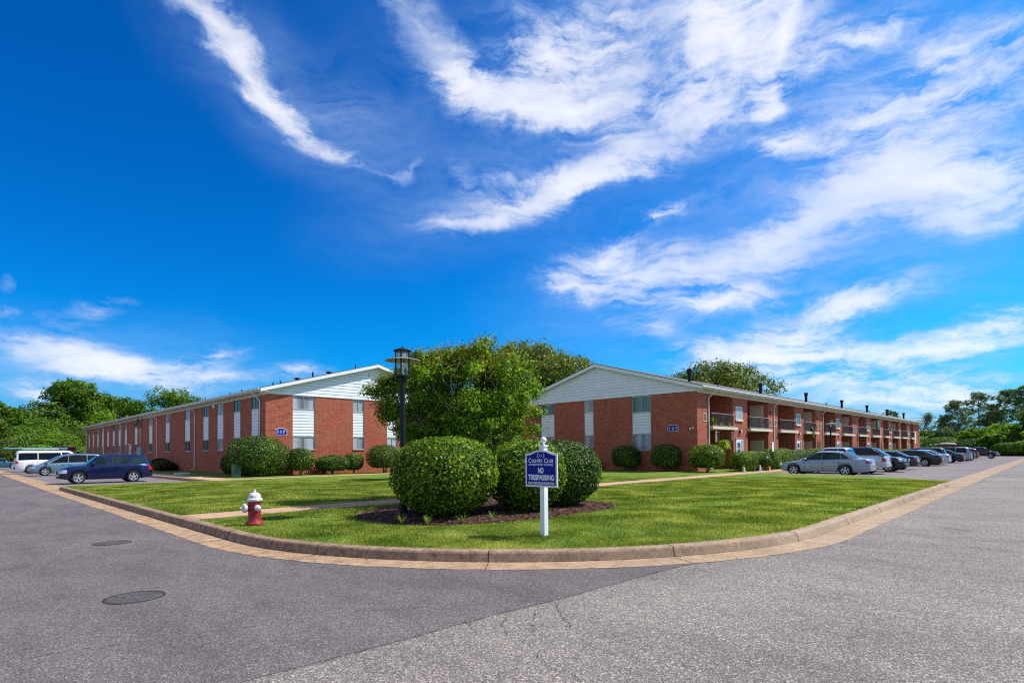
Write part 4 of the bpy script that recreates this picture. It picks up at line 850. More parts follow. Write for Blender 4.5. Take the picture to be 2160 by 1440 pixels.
m=MB(); m.box(3.5,8.0,67.2,67.25,2.28,2.38); m.box(3.5,8.0,67.6,67.65,2.28,2.38); m.build('ladder_rail',simple('ladder_blue',(.12,.38,.46),.5),LD)
m=MB(); [m.box(3.7+.3*k,3.73+.3*k,67.25,67.6,2.31,2.34) for k in range(14)]; m.build('rung',M['rim'],LD)
m=MB(); m.box(4.8,7.4,67.8,68.2,2.25,2.4); tag(m.build('pipe_carrier',M['white']),'white pipe box lying beside the blue ladder on the work van','pipe box')
vehicle('sedan','white sedan showing only its tail behind the white work van','car',(6.9,75.5,.02),0,4.6,1.78,wheels=(1.45,-1.2),r=.32,col=(0,0,0),pmat=M['white'],**sedan_spec(4.6,1.42))
vehicle('sedan','small teal blue sedan cut by the left edge of the picture','car',(4.6,97.5,.02),0,4.4,1.75,wheels=(1.4,-1.2),r=.32,col=(0,0,0),pmat=paint('teal_paint',(.03,.12,.17),.3,.3),**sedan_spec(4.4,1.42))
# cargo on the far minivan
CB=thing('cargo_bag','tan cargo bag and racks strapped on the roof of the silver minivan','roof bag',(84.4,10.4,1.80))
m=MB(); m.lathe([(.0,0),(.62,.02),(.72,.16),(.66,.34),(.3,.46),(0,.48)],(84.4,10.4,1.80),12); m.v=[((a-84.4)*.8+84.4,(b-10.4)*1.35+10.4,c) for a,b,c in m.v]; m.build('bag',simple('bag_tan',(.42,.33,.24),.8,var=.2),CB,smooth=True)
m=MB(); m.box(83.8,83.84,9.2,11.6,1.80,2.0); m.box(84.96,85.,9.2,11.6,1.80,2.0); m.build('rack_bar',M['plastic'],CB)
# dark timber enclosure behind the van
EN=thing('enclosure','low dark brown timber enclosure behind the work van','enclosure',(10,78,0))
m=MB(); m.box(8.5,10.0,77.9,78.0,.1,2.55); [m.box(8.5+.25*k,8.7+.25*k,77.86,77.895,.12,2.5) for k in range(6)]; m.box(8.5,8.6,78,80.5,.1,2.55); m.build('fence_panel',simple('dark_timber',(.06,.028,.02),.8,var=.3),EN)
m=MB(); m.box(8.3,10.2,77.7,81,2.56,2.66); m.build('roof',simple('timber_cap',(.11,.05,.035),.8,var=.3),EN)
# ---------------------------------------------------------------- foliage
def cards(P_,N,size,rng,asp=.55,spread=.8):
    """leaf shaped diamonds at P_ facing roughly along N"""
    n=len(P_); r=rng.standard_normal((n,3)); nn=N+spread*r; nn/=np.linalg.norm(nn,axis=1)[:,None]+1e-9
    a=np.cross(nn,rng.standard_normal((n,3))); a/=np.linalg.norm(a,axis=1)[:,None]+1e-9; b=np.cross(nn,a)
    s=(size*rng.uniform(.65,1.3,n))[:,None]
    return np.stack([P_-a*s,P_-b*s*asp,P_+a*s,P_+b*s*asp],1).reshape(-1,3)
def superdir(n,rng,e):
    d=rng.standard_normal((n,3)); d/=np.linalg.norm(d,axis=1)[:,None]
    k=(np.abs(d)**e).sum(1)**(-1/e); return d*k[:,None]
def lump(d,rng,amp,k=7):
    """smooth bumps over directions"""
    f=np.zeros(len(d)); 
    for i in range(k):
        c=rng.standard_normal(3); c/=np.linalg.norm(c); dd=d/np.linalg.norm(d,axis=1)[:,None]; f+=rng.uniform(-1,1)*np.exp(-((1-dd@c)/.18))
    return 1+amp*f
def shrub(name,label,cat,c,rad,n,size,mat,e=2.6,group=None,seed=0,amp=.05,z0=.16,trunk=True,flatbot=.8,gap=0.,twig='bark',shoots=1.,egg=0.):
    rng=np.random.default_rng(seed+100); T=thing(name,label,cat,(c[0],c[1],z0),0,group)
    d=superdir(n,rng,e); rs=rng.integers(1e6)
    f=lump(d,np.random.default_rng(rs),amp); fac=f*(1-.31*rng.uniform(0,1,n)**1.8+.018*rng.standard_normal(n)+shoots*(rng.uniform(0,1,n)<.012)*rng.uniform(.02,.09,n))
    P_=d*fac[:,None]*np.array(rad); P_[:,:2]*=(1-egg*np.clip(-P_[:,2]/rad[2]-.1,0,1)**1.3)[:,None]; N=d/np.array(rad)**1.; N/=np.linalg.norm(N,axis=1)[:,None]
    zc=c[2]-z0; P_[:,2]=np.where(P_[:,2]<-flatbot*rad[2],-flatbot*rad[2]+rng.uniform(-.06,.10,n),P_[:,2])
    if gap:
        nz=np.sin(P_[:,0]*9+seed)*np.sin(P_[:,1]*9+1.3*seed)*np.sin(P_[:,2]*11); keep=(nz<1-gap)|(P_[:,2]>0); P_,N=P_[keep],N[keep]
    P_+=np.array([0,0,zc])
    nparr('foliage',cards(P_,N+np.array([0,0,.25]),size,rng,.6,.5),4,M[mat],T)
    # dense inner leaves so that the far side does not show through
    m=MB(); NU,NVv=14,8; k=.76
    def fn(u,v):
        a=2*math.pi*u; b=-math.pi/2+math.pi*v; dd=np.array([[math.cos(a)*math.cos(b),math.sin(a)*math.cos(b),math.sin(b)]]); kk=float((np.abs(dd)**e).sum()**(-1/e)); p=dd[0]*kk*np.array(rad)*k; eg=1-egg*max(0,-p[2]/rad[2]-.1)**1.3; p[0]*=eg; p[1]*=eg; p[2]=max(p[2],-flatbot*.82*rad[2]); return (p[0]+c[0],p[1]+c[1],p[2]+c[2])
    m.grid(fn,NU,NVv); m.build('inner_foliage',M[mat],T,smooth=True)
    if trunk:
        m=MB(); R_=random.Random(seed)
        for k in range(5):
            a=R_.uniform(0,6.28); rr=rad[0]*.45*R_.uniform(.4,1); m.tube([(c[0]+.05*math.cos(a),c[1]+.05*math.sin(a),z0-.02),(c[0]+.5*rr*math.cos(a),c[1]+.5*rr*math.sin(a),z0+(zc-.5*rad[2])*.7+.05),(c[0]+rr*math.cos(a),c[1]+rr*math.sin(a),z0+zc)],[.035,.025,.015],6)
        m.build('stem',M[twig],T,smooth=True)
    return T
def limb(m,p,d,l,r,R_,depth,tips,seg=4,bend=.25,upb=.08,split=2,kr=.62,kl=.72):
    pts=[V(p)]; rr=[r]; d=V(d).normalized()
    for i in range(seg):
        d=(d+V((R_.uniform(-1,1),R_.uniform(-1,1),R_.uniform(-.6,1)))*bend*.5+V((0,0,upb))).normalized(); pts.append(pts[-1]+d*l/seg); rr.append(r*(1-.4*(i+1)/seg))
    m.tube(pts,rr,7 if r>.06 else 5,cap=False)
    if depth<=1: tips+= [(pts[k],d) for k in (2,3,4)] 
    if depth>0:
        for k in range(split):
            a=R_.uniform(0,6.28); sd_=V((math.cos(a),math.sin(a),R_.uniform(-.1,.6))); nd=(d*.75+sd_*.75).normalized()
            limb(m,pts[-1],nd,l*kl*R_.uniform(.8,1.15),r*kr,R_,depth-1,tips,seg,bend,upb,split,kr,kl)
        if R_.random()<.8:
            a=R_.uniform(0,6.28); limb(m,pts[2],(d*.5+V((math.cos(a),math.sin(a),.2))).normalized(),l*kl*.8,r*kr*.8,R_,depth-1,tips,seg,bend,upb,split,kr,kl)
def crown(T,blobs,nper,size,mat,rng,spread=.9,asp=.55,flat=.75,name='crown',shell=.55,origin=(0,0,0)):
    """blobs: (x,y,z,r) in world space"""
    out=[];w_=np.array([b[3]**2 for b in blobs]); tot=nper*len(blobs); cnt=(w_/w_.sum()*tot).astype(int)
    for (x,y,z,r),k in zip(blobs,cnt):
        d=rng.standard_normal((k,3)); d/=np.linalg.norm(d,axis=1)[:,None]
        # sub clumps: pull leaves toward a few knots for light and dark grain
        kn=rng.standard_normal((max(6,int(k/60)),3)); kn/=np.linalg.norm(kn,axis=1)[:,None]; ix=rng.integers(0,len(kn),k); 
        q_=kn[ix]*rng.uniform(.72,1.02,len(kn))[ix][:,None]*r+rng.standard_normal((k,3))*r*.17
        p2=d*(r*(shell+(1-shell)*rng.uniform(0,1,k)**.5))[:,None]; sel=rng.uniform(0,1,k)<.7
        p=np.where(sel[:,None],q_,p2); p[:,2]*=flat; n_=p/(np.linalg.norm(p,axis=1)[:,None]+1e-6)+np.array([0,0,.35])
        out.append(cards(p+np.array([x,y,z])-np.array(origin),n_,size,rng,asp,spread))
    return nparr(name,np.concatenate(out),4,M[mat],T)
def tree(name,label,base,H,W,mat,n,size,seed,trunkh=.3,bark='bark',group=None,kind='round',nb=16,lean=0,cat='tree',r0=None,z0=.1):
    R_=random.Random(seed); rng=np.random.default_rng(seed); T=thing(name,label,cat,(base[0],base[1],z0),0,group)
    m=MB(); tips=[]; r0=r0 or H*.022; bx_,by_=base
    tz_=z0+H*trunkh
    if kind=='pine':
        top=z0+H*.97; pts=[(bx_+R_.uniform(-.1,.1)*i,by_,z0+(top-z0)*i/7) for i in range(8)]; m.tube(pts,[r0*(1-.85*i/7) for i in range(8)],8); blobs=[]
        for i in range(nb):
            f=trunkh+(1-trunkh)*(i+.5)/nb; a=R_.uniform(0,6.28); wr=W/2*(1.05-.85*((f-trunkh)/(1-trunkh))**1.6)*R_.uniform(.45,1.); c=(bx_+wr*math.cos(a),by_+wr*math.sin(a),z0+H*f)
            m.tube([(bx_,by_,c[2]-H*.03),( (bx_+c[0])/2,(by_+c[1])/2,c[2]-.1),c],[r0*.3,r0*.2,r0*.08],5); blobs.append((*c,W*R_.uniform(.09,.15)))
        blobs.append((bx_,by_,top,W*.15))
        m.build('trunk',M[bark],T,smooth=True)
        crown(T,blobs,int(n/len(blobs)),size,mat,rng,spread=1.2,asp=.35,flat=.55,origin=(bx_,by_,z0)); return T
    blobs=[]; cz=z0+H*(trunkh+(1-trunkh)*.52); rz_=H*(1-trunkh)*.46
    for i in range(nb):
        d=V((R_.gauss(0,1),R_.gauss(0,1),R_.gauss(0,1))).normalized(); k=R_.uniform(.45,.86)
        if kind=='spread': k=R_.uniform(.5,.9)
        x=bx_+d.x*W*.5*k; y=by_+d.y*W*.5*k; z=cz+d.z*rz_*k; blobs.append((x,y,z,W*R_.uniform(.13,.21)))
    pts=[(bx_,by_,z0-.1),(bx_+R_.uniform(-.1,.1),by_,z0+H*trunkh*.5),(bx_+R_.uniform(-.2,.2),by_,tz_),(bx_,by_,cz),(bx_,by_,cz+rz_*.5)]
    m.tube(pts,[r0*1.25,r0,r0*.85,r0*.5,r0*.2],9)
    for (x,y,z,r) in blobs[:12]:
        zz=R_.uniform(.85,1.25)*tz_; m.tube([(bx_,by_,min(zz,cz)),((bx_+x)/2+R_.uniform(-.3,.3),(by_+y)/2,(zz+z)/2+.2),(x,y,z)],[r0*.42,r0*.25,r0*.08],5)
    m.build('trunk',M[bark],T,smooth=True)
    crown(T,blobs,int(n/len(blobs)),size,mat,rng,origin=(bx_,by_,z0)); return T
# big clipped hedges of the corner bed
g='big round clipped hedges in the corner bed'
shrub('round_hedge','largest round clipped hedge of the corner bed, in front of the lamp post','hedge',(7.93,10.05,1.08),(1.04,1.26,.86),23000,.035,'leaf_box',2.6,g,1,.08,flatbot=.93,egg=.12,gap=.3)
shrub('round_hedge','middle round clipped hedge of the corner bed, right behind the blue no trespassing sign','hedge',(9.80,9.30,1.04),(.95,.93,.85),18000,.035,'leaf_box',2.4,g,2,.09,gap=.5,flatbot=.93,egg=.2)
shrub('round_hedge','rear right round clipped hedge of the corner bed, overlapping the middle one','hedge',(11.35,9.42,1.05),(.93,.90,.86),16500,.035,'leaf_dk',2.35,g,3,.08,flatbot=.93,egg=.2)
# crepe myrtle
T=thing('flowering_tree','broad multi stemmed crepe myrtle with bronze tips, rising behind the round hedges','tree',(10.95,13.3,.16)); R_=random.Random(12); m=MB(); tips=[]
base=V((10.95,12.9,.16)); ORG[T]=V((0,0,0)); T.location=(0,0,0)
for k in range(8):
    a=2*math.pi*k/8+R_.uniform(-.3,.3); t_=R_.uniform(.16,.55); limb(m,base+V((.12*math.cos(a),.12*math.sin(a),0)),(math.cos(a)*t_,math.sin(a)*t_,1),R_.uniform(1.5,1.9),.045,R_,3,tips,4,.22,.10,2,.66,.68)
m.v=[(a-0,b-0,c) for a,b,c in m.v]
m.build('stem',simple('myrtle_bark',(.30,.22,.17),.7,var=.3,scale=12),T,smooth=True)
rng=np.random.default_rng(5); tp=np.array([tuple(p) for p,d in tips]); 
cen=np.array([10.95,12.95,3.05]); 
rel=(tp-cen)/np.array([2.55,2.55,2.0]); k=np.linalg.norm(rel,axis=1); tp=np.where((k>1)[:,None],cen+(tp-cen)/k[:,None]*rng.uniform(.85,1.,len(tp))[:,None],tp)
CT=V((10.95,12.95,0))
def vase(z): return float(np.interp(z,[1.2,1.7,2.2,2.7,3.2,3.7,4.1,4.5,4.8],[.5,1.2,1.75,2.08,2.25,2.15,1.8,1.2,.5]))
ks=[]; R_=random.Random(44)
while len(ks)<285:
    z=R_.uniform(1.85,4.6); a_=R_.uniform(0,6.283); r_=vase(z)*(1+.20*math.sin(3*a_+1)+.16*math.sin(5*a_+z*2.6))*R_.uniform(.03,1.)**.5
    p=(CT.x+r_*math.cos(a_),CT.y+r_*math.sin(a_),z)
    if all((p[0]-q[0])**2+(p[1]-q[1])**2+(p[2]-q[2])**2>.055 for q in ks): ks.append(p)
tip=[(-.75,4.55),(-.35,4.35),(.25,4.5),(.72,4.8),(.80,5.0),(1.05,4.7),(1.38,4.85),(1.5,4.95),(1.75,4.5),(2.1,4.3),(-1.2,4.35),(-1.55,4.5),(-1.8,4.2),(-2.1,3.9),(-2.45,3.75),(-2.7,3.45),(-2.55,3.15),(-2.2,2.8),(2.35,3.4),(2.4,2.75),(2.3,2.2),(2.0,1.8)]
for lx,z in tip: lx*=.93; z=2.9+(z-2.9)*.93; dd=R_.uniform(-.5,.6); ks.append((CT.x+rt.x*lx+fw.x*dd,CT.y+rt.y*lx+fw.y*dd,z))
def sprays(P0,per,size,mat,name,rad,seed,asp=.5,T_=None):
    rng=np.random.default_rng(seed); P0=np.array(P0); n=len(P0)*per; ix=np.repeat(np.arange(len(P0)),per); rs=rng.uniform(.6,1.25,len(P0))[ix][:,None]; off=rng.standard_normal((n,3))*rad*np.array([1,1,.75])*rs; p=P0[ix]+off; nn=off/(np.linalg.norm(off,axis=1)[:,None]+1e-6)+np.array([0,0,.7])
    return nparr(name,cards(p,nn,size,rng,asp,.7),4,M[mat],T)
sprays(ks,250,.047,'leaf_myr','crown',.155,1)
sprays([k for k in ks if k[2]>3.9 or (k[0]-CT.x)*rt.x+(k[1]-CT.y)*rt.y<-1.9],130,.036,'leaf_bronze','bronze_tips',.20,2)
m=MB()
for k in ks[::2]:
    q=V((CT.x+(k[0]-CT.x)*.35,CT.y+(k[1]-CT.y)*.35,max(1.1,k[2]*.55))); m.tube([q,(q+V(k))/2+V((0,0,-.08)),V(k)+V((0,0,.25 if k[2]>4.3 else 0))],[.014,.010,.004],4)
m.build('twig',M['bark'],T)
# second small tree behind
tree('small_tree','smaller dark leaved tree standing behind the crepe myrtle, left of it by the lamp post',(19.4,25.2),4.9,4.6,'leaf_dk',16000,.07,31,.25,nb=20,z0=.16)
# foundation shrubs of block 117
g1='clipped shrubs along the brick wall of block 117'
shrub('round_hedge','biggest dome shaped shrub at the corner of block 117','shrub',(14.55,38.15,1.45),(1.95,1.75,1.4),15000,.055,'leaf_dk',2.3,g1,11,.05,flatbot=.85)
for i,(x,y,rx,h,lb) in enumerate([(17.0,37.3,.92,1.75,'small round shrub under the number plate 117'),(19.3,37.2,1.12,1.3,'low wide clipped shrub below the first wide gable window of block 117'),(20.95,37.2,.7,1.45,'narrow upright clipped shrub in front of the 117 gable, between two wider ones'),(22.9,36.2,1.25,2.0,'wide shrub at the right of the 117 gable, partly behind the biggest clipped hedge')]):
    shrub('clipped_shrub',lb,'shrub',(x,y,.16+h*.58),(rx,rx*.9,h*.46),8000,.05,'leaf_dk',2.4,g1,20+i,.08)
for i,(x,y,rx,h,mt,lb) in enumerate([(14.4,62.0,.75,1.15,'leaf_red','dark maroon shrub at the foot of the long wall of block 117'),(14.2,60.6,.85,1.0,'leaf_olive','yellow green shrub beside the maroon one on block 117'),(14.3,58.9,.8,.75,'leaf_red','low dark red shrub right of the yellow green one on block 117'),(14.2,41.9,.8,1.5,'leaf_olive','small olive shrub peeping out left of the dome shaped shrub')]):
    shrub('wall_shrub',lb,'shrub',(x,y,.16+h*.5),(rx,rx,h*.5),3500,.07,mt,2.2,g1,40+i,.1)
# shrubs and hedges of block 121
g2='clipped shrubs along the gable of block 121'
for i,(x,y,rx,h,lb) in enumerate([(35.45,23.3,.98,1.75,'dark round shrub under the big window of the 121 gable'),(35.5,20.1,.98,1.8,'round shrub below the number plate 121'),(35.5,28.2,.95,1.85,'dark shrub beside the second gable window of block 121'),(35.4,17.0,1.08,1.75,'round shrub on a short stem at the corner of block 121, before the downspout'),(35.7,26.2,.4,.7,'little bush between two dark shrubs at the foot of the 121 gable')]):
    shrub('clipped_shrub',lb,'shrub',(x,y,.16+h*.57),(rx,rx,h*.47),8000,.05,'leaf_dk' if i!=3 else 'leaf_box',2.6,g2,50+i,.05)
g3='clipped hedges between block 121 and the parking lot'
HG=[(37.2,40.7,1.30,'first boxy hedge right of the round corner shrub, below the fern'),(40.3,42.2,1.28,'short rounded hedge behind the leaning parking sign'),(42.6,46.6,1.50,'taller hedge behind the parking sign, right of the first one'),(46.8,51.8,1.38,'long flat topped hedge behind the silver blue sedan'),(52.4,60.5,1.45,'hedge behind the white pickup cab'),(63,74.,1.3,'low hedge behind the navy sedan'),(75.5,86,1.3,'far hedge left of the last lamp'),(87.5,110,1.35,'farthest long hedge in front of block 121')]
for i,(a,b,h,lb) in enumerate(HG):
    shrub('hedge',lb,'hedge',((a+b)/2,15.85+.1*(i%2),.16+h*.52),((b-a)/2,.62,h*.5),int(3600*(b-a)**.8),.045 if i<4 else .07,'leaf_box' if i%2==0 else 'leaf_dk',6.,g3,70+i,.05)
shrub('flower_bush','small orange yellow flowering bush in front of the short hedge','shrub',(40.2,15.0,.75),(.42,.42,.32),1800,.04,'leaf_bloom' if 'leaf_bloom' in M else 'leaf_olive',2.2,None,90,.1)
# daylilies in the bed
gl='grassy daylily clumps in the mulch bed'
for i,(x,y,s,lb) in enumerate([(6.45,9.55,.30,'leftmost grassy clump in the mulch bed'),(6.75,9.1,.27,'grassy clump in the mulch bed below the lamp post hedge, second from the left'),(7.35,8.72,.26,'yellowish grassy clump in the mulch bed, third from the left'),(8.15,8.70,.24,'rightmost pale grassy clump in the mulch bed, left of the sign post')]):
    T2=thing('daylily',lb,'plant',(x,y,.17),0,gl); m=MB(); R_=random.Random(i)
    for k in range(26):
        a=R_.uniform(0,6.28); l=s*R_.uniform(.6,1.1); w_=.007; t_=R_.uniform(.2,1.); pts=[]
        for j in range(6):
            f=j/5; pts.append(V((x+math.cos(a)*l*t_*f,y+math.sin(a)*l*t_*f,.17+l*(1.1*f-.55*t_*f*f*1.3))))
        n_=V((-math.sin(a),math.cos(a),0))
        for j in range(5): wa=w_*(1-(j/5)**2); wb=w_*(1-((j+1)/5)**2); m.q(pts[j]-n_*wa,pts[j]+n_*wa,pts[j+1]+n_*wb,pts[j+1]-n_*wb)
    m.build('leaf_clump',M['lily'],T2)
# ---------------------------------------------------------------- background trees
gw='woodland trees at the far end of the left lot'
tree('broadleaf_tree','tallest round crowned tree left of block 117, standing free above the others',(17.1,138.9),16.6,13.5,'leaf_wood',24000,.24,101,.28,group=gw,nb=24,r0=.3)
tree('broadleaf_tree','two humped broad tree just left of the roof end of block 117',(24.9,145.4),15.8,15,'leaf_wood',24000,.24,102,.25,group=gw,nb=26)
tree('broadleaf_tree','feathery topped tree rising behind the roof of block 117',(35.3,143.2),16.2,15,'leaf_wood',24000,.22,103,.2,group=gw,nb=30)
tree('broadleaf_tree','lime green tree in front of the two humped one, beyond block 117',(20.6,122),10.5,9,'leaf_lime',14000,.20,104,.2,group=gw,nb=18)
tree('broadleaf_tree','dark tree between the left edge mass and the tallest tree',(12.6,138),11.6,11,'leaf_dk',14000,.24,105,.15,group=gw,nb=20)
tree('broadleaf_tree','rounded mid green tree second from the left edge',(8.0,133),11.2,10,'leaf_wood',15000,.22,106,.12,group=gw,nb=20)
tree('broadleaf_tree','tree cut by the left edge of the picture',(2.4,128),12.6,10,'leaf_wood',15000,.22,107,.12,group=gw,nb=20)
tree('broadleaf_tree','low olive tree near the left edge in front of the rounded one',(4.6,118),8.2,10,'leaf_olive',12000,.2,108,.1,group=gw,nb=18)
bl=[(8,116,6.5),(12.5,114.5,5.6),(16.5,116,6.8),(11,120,7.5),(19.5,113,4.6),(6.2,112,4.4),(14.2,111.5,4.0),(10,110.5,3.6),(22,128,8),(1,115,6)]
for i,(x,y,h) in enumerate(bl):
    shrub('bush','woodland bush at the far end of the left lot','bush',(x,y,h*.46),(h*.62,h*.55,h*.5),8500,.145,['leaf_wood','leaf_lime','leaf_olive'][i%3],2.1,'woodland bushes behind the left lot',200+i,.22,z0=.1)
tree('broadleaf_tree','large grey green tree behind both blocks, right of the crepe myrtle',(57.2,51.9),16.2,15.8,'leaf_oak',60000,.20,111,.2,nb=46,group='large trees behind block 121')
tree('broadleaf_tree','broad tree rising above the roof of block 121 behind the first flue',(83.5,38.5),14.9,15.5,'leaf_oak',48000,.20,112,.2,nb=40,group='large trees behind block 121')
tree('broadleaf_tree','dark top of a tree showing above the far end of the roof of block 121',(196,36),13,11,'leaf_dk',9000,.26,113,.2,nb=14)
T=thing('bare_tree','thinly leaved tree with bare grey limbs beyond the far end of block 121','tree',(205,29.6,.1)); R_=random.Random(8); m=MB(); tips=[]
ORG[T]=V((0,0,0)); T.location=(0,0,0)
limb(m,(205,29.6,.1),(0,0,1),5.2,.32,R_,4,tips,4,.35,.05,2,.68,.66); m.build('trunk',simple('grey_bark',(.20,.17,.16),.9,var=.2),T,smooth=True)
sprays([tuple(p) for p,d in tips],9,.16,'leaf_dk','crown',.5,4)
gp='pines beyond the right parking lot'
for i,(x,y,h,w_,lb) in enumerate([(178.6,19.6,13.0,11,'leftmost pine beyond the right parking lot'),(187.7,16.4,15.4,11.5,'tall full pine, second from the left of the pines'),(185.9,11.0,15.6,10,'pine with clear trunk showing sky through its crown, third of the pines'),(175.5,7.2,15.4,10,'pine at the right edge of the picture'),(183.,22.8,9.5,8,'short dark pine left of the leftmost tall pine'),(192,14,12.5,9,'pine half hidden between the second and the third pine')]):
    tree('pine_tree',lb,(x,y),h,w_,'leaf_pine',9500,.20,120+i,.26 if i!=2 else .42,'barkp',gp,'pine',34,r0=.22)
gr='bright leafy trees at the end of the right street'
for i,(x,y,h,w_,mt,lb) in enumerate([(156.6,12.9,6.6,9,'leaf_lime','bright green tree right of the parked minivan with the roof bag'),(150,8.6,6.2,8,'leaf_lime','bright green tree behind the black pickup truck'),(148.,5.4,8.9,8.5,'leaf_wood','taller green tree at the right edge under the pines'),(184.,27.6,6.6,8,'leaf_lime','yellow green tree just right of the far end of block 121'),(170.,21,6.2,8,'leaf_pine','dark tree between the yellow green tree and the pines'),(168.,15.5,6.0,8,'leaf_wood','dark tree under the second pine'),(146,10.5,4.6,6,'leaf_wood','low green tree left of the black pickup truck'),(145,3.2,6.6,7,'leaf_lime','bright green tree at the very right edge, near the road')]):
    tree('broadleaf_tree',lb,(x,y),h,w_,mt,11000,.22,140+i,.1,group=gr,nb=18)
for i,(x,y,h) in enumerate([(152,17.5,3.4),(161,20.5,4.4),(172,26,4.8),(150,14,3.6),(142,8.5,2.6),(141,6,3.0),(140.5,3.6,3.4),(165,24,3.2),(128,16.5,2.2),(133,18.2,2.6),(141,1.2,3.4)]):
    shrub('bush','bush at the far end of the right parking lot','bush',(x,y,h*.46),(h*.75,h*.9,h*.5),6500,.15,['leaf_dk','leaf_wood','leaf_lime'][i%3],2.1,'bushes beyond the right parking lot',300+i,.22,z0=.1)
# far wood closing both streets
def farwood(name,x0,x1,y0,y1,n,hm,mat,label,seed):
    rng=np.random.default_rng(seed); out=[]
    for i in range(n):
        x,y=rng.uniform(x0,x1),rng.uniform(y0,y1); h=hm*rng.uniform(.6,1.1); r=h*.5; k=700; d=rng.standard_normal((k,3)); d/=np.linalg.norm(d,axis=1)[:,None]; p=d*r*rng.uniform(.75,1.05,k)[:,None]+np.array([x,y,h*.5]); out.append(cards(p,d,.45,rng,.6,.8))
    o=nparr(name,np.concatenate(out),4,M[mat]); o['kind']='stuff'; o['label']=label
farwood('woodland',-40,60,160,176,60,9,'leaf_wood','far wood closing the view behind the left lot',1)
farwood('woodland',200,230,-30,46,60,6.5,'leaf_pine','far dark wood closing the view beyond the right street',2)
farwood('woodland',60,200,80,110,50,7,'leaf_wood','far trees behind the two brick blocks',3)
# ---------------------------------------------------------------- fire hydrant
hx,hy=4.42,11.8; HY=thing('fire_hydrant','red and white fire hydrant on the grass between the kerb and the sidewalk','hydrant',(hx,hy,.15))
m=MB(); m.lathe([(.0,0),(.165,0),(.178,.03),(.17,.055),(.14,.08),(.126,.11),(.122,.17),(.120,.46),(.128,.485),(0,.49)],(hx,hy,.16),24); m.build('barrel',M['hyd_red'],HY,smooth=24)
m=MB(); m.lathe([(.0,.488),(.135,.488),(.150,.50),(.152,.53),(.140,.545),(.122,.555),(.120,.59),(.108,.625),(.082,.65),(.045,.664),(0,.668)],(hx,hy,.16),24); bn=m.build('bonnet',M['hyd_white'],HY,smooth=30)
m=MB(); m.lathe([(.0,.66),(.032,.66),(.030,.69),(.018,.70),(.018,.735),(0,.738)],(hx,hy,.16),6); m.build('operating_nut',M['hyd_white'],bn)
m=MB()
for k in range(8):
    a=k*math.pi/4+.2; m.lathe([(.0,.0),(.014,.0),(.014,.025),(0,.026)],(hx+.145*math.cos(a),hy+.145*math.sin(a),.21),6)
m.build('flange_bolt',M['hyd_red'],HY)
def nozzle(d,r,ln,big):
    d=V(d); s_=d.orthogonal().normalized(); w_=d.cross(s_)
    def ringat(rr,h): return [V((hx,hy,.52))+d*h+(s_*math.cos(a)+w_*math.sin(a))*rr for a in [2*math.pi*k/16 for k in range(16)]]
    m=MB(); m.ring([ringat(r*.8,.09),ringat(r*.8,ln)]); m.build('nozzle',M['hyd_red'],HY,smooth=40)
    m=MB(); m.ring([ringat(r,ln-.005),ringat(r*1.04,ln+.02),ringat(r*.98,ln+.05),ringat(r*.5,ln+.06+big),ringat(r*.25,ln+.065+big),ringat(r*.22,ln+.10+big)]); m.build('nozzle_cap',M['hyd_white'],HY,smooth=40)
nozzle((-1,0,0),.088,.17,.012); nozzle((0,-1,0),.060,.135,.008); nozzle((0,1,0),.058,.125,.01)
# ---------------------------------------------------------------- no trespassing sign
sx,sy=7.21,6.40; SG=thing('warning_sign','blue no trespassing sign on a white post with a ball finial, on the corner lawn','sign',(sx,sy,.15))
m=MB(); m.box(sx-.048,sx+.048,sy-.048,sy+.048,.12,1.69); m.box(sx-.062,sx+.062,sy-.062,sy+.062,1.69,1.715); po=m.build('post',M['white'],SG)
m=MB(); m.lathe([(.03,0),(.02,.02),(.026,.03)]+[(.055*math.sin(math.pi*k/10),.085-.055*math.cos(math.pi*k/10)) for k in range(2,10)]+[(0,.14)],(sx,sy,1.715),16); m.build('finial',M['white'],po,smooth=True)
WS=Wall('X',sx-.05)
def brd(hw_,zl_,zs_,zp,d): 
    pts=[(-hw_,zl_),(hw_,zl_),(hw_,zs_),(hw_*.72,zs_+.012),(hw_*.35,zs_+.055),(.0,zp),(-hw_*.35,zs_+.055),(-hw_*.72,zs_+.012),(-hw_,zs_)]
    return [WS.p(sy-x,z,d) for x,z in pts]
m=MB(); m.ring([brd(.36,1.0,1.565,1.635,.0),brd(.36,1.0,1.565,1.635,.022)]); bd=m.build('board',M['whiteedge'],SG)
m=MB(); m.ring([brd(.328,1.032,1.535,1.60,.02),brd(.328,1.032,1.535,1.60,.025)]); bf=m.build('board_face',M['blue'],bd)
def L_(s_,z,size,width,bold,nm='lettering'): lettering(bd,s_,WS,sy,z,size,.0265,width,bold,nm)
def Lx(s_,off,z,size,width,bold): lettering(bd,s_,WS,sy-off,z,size,.0265,width,bold)
Lx('C',-.252,1.452,.105,.060,.012); Lx('OUNTRY',-.085,1.446,.078,.245,.012); Lx('C',.108,1.452,.105,.060,.012); Lx('LUB',.215,1.446,.078,.135,.012)
L_('APARTMENT HOMES',1.382,.052,.56,.008)
L_('NO',1.283,.125,.125,.035); L_('TRESPASSING',1.163,.125,.59,.03); L_('VIOLATORS WILL BE PROSECUTED',1.066,.058,.60,.02)
m=MB()
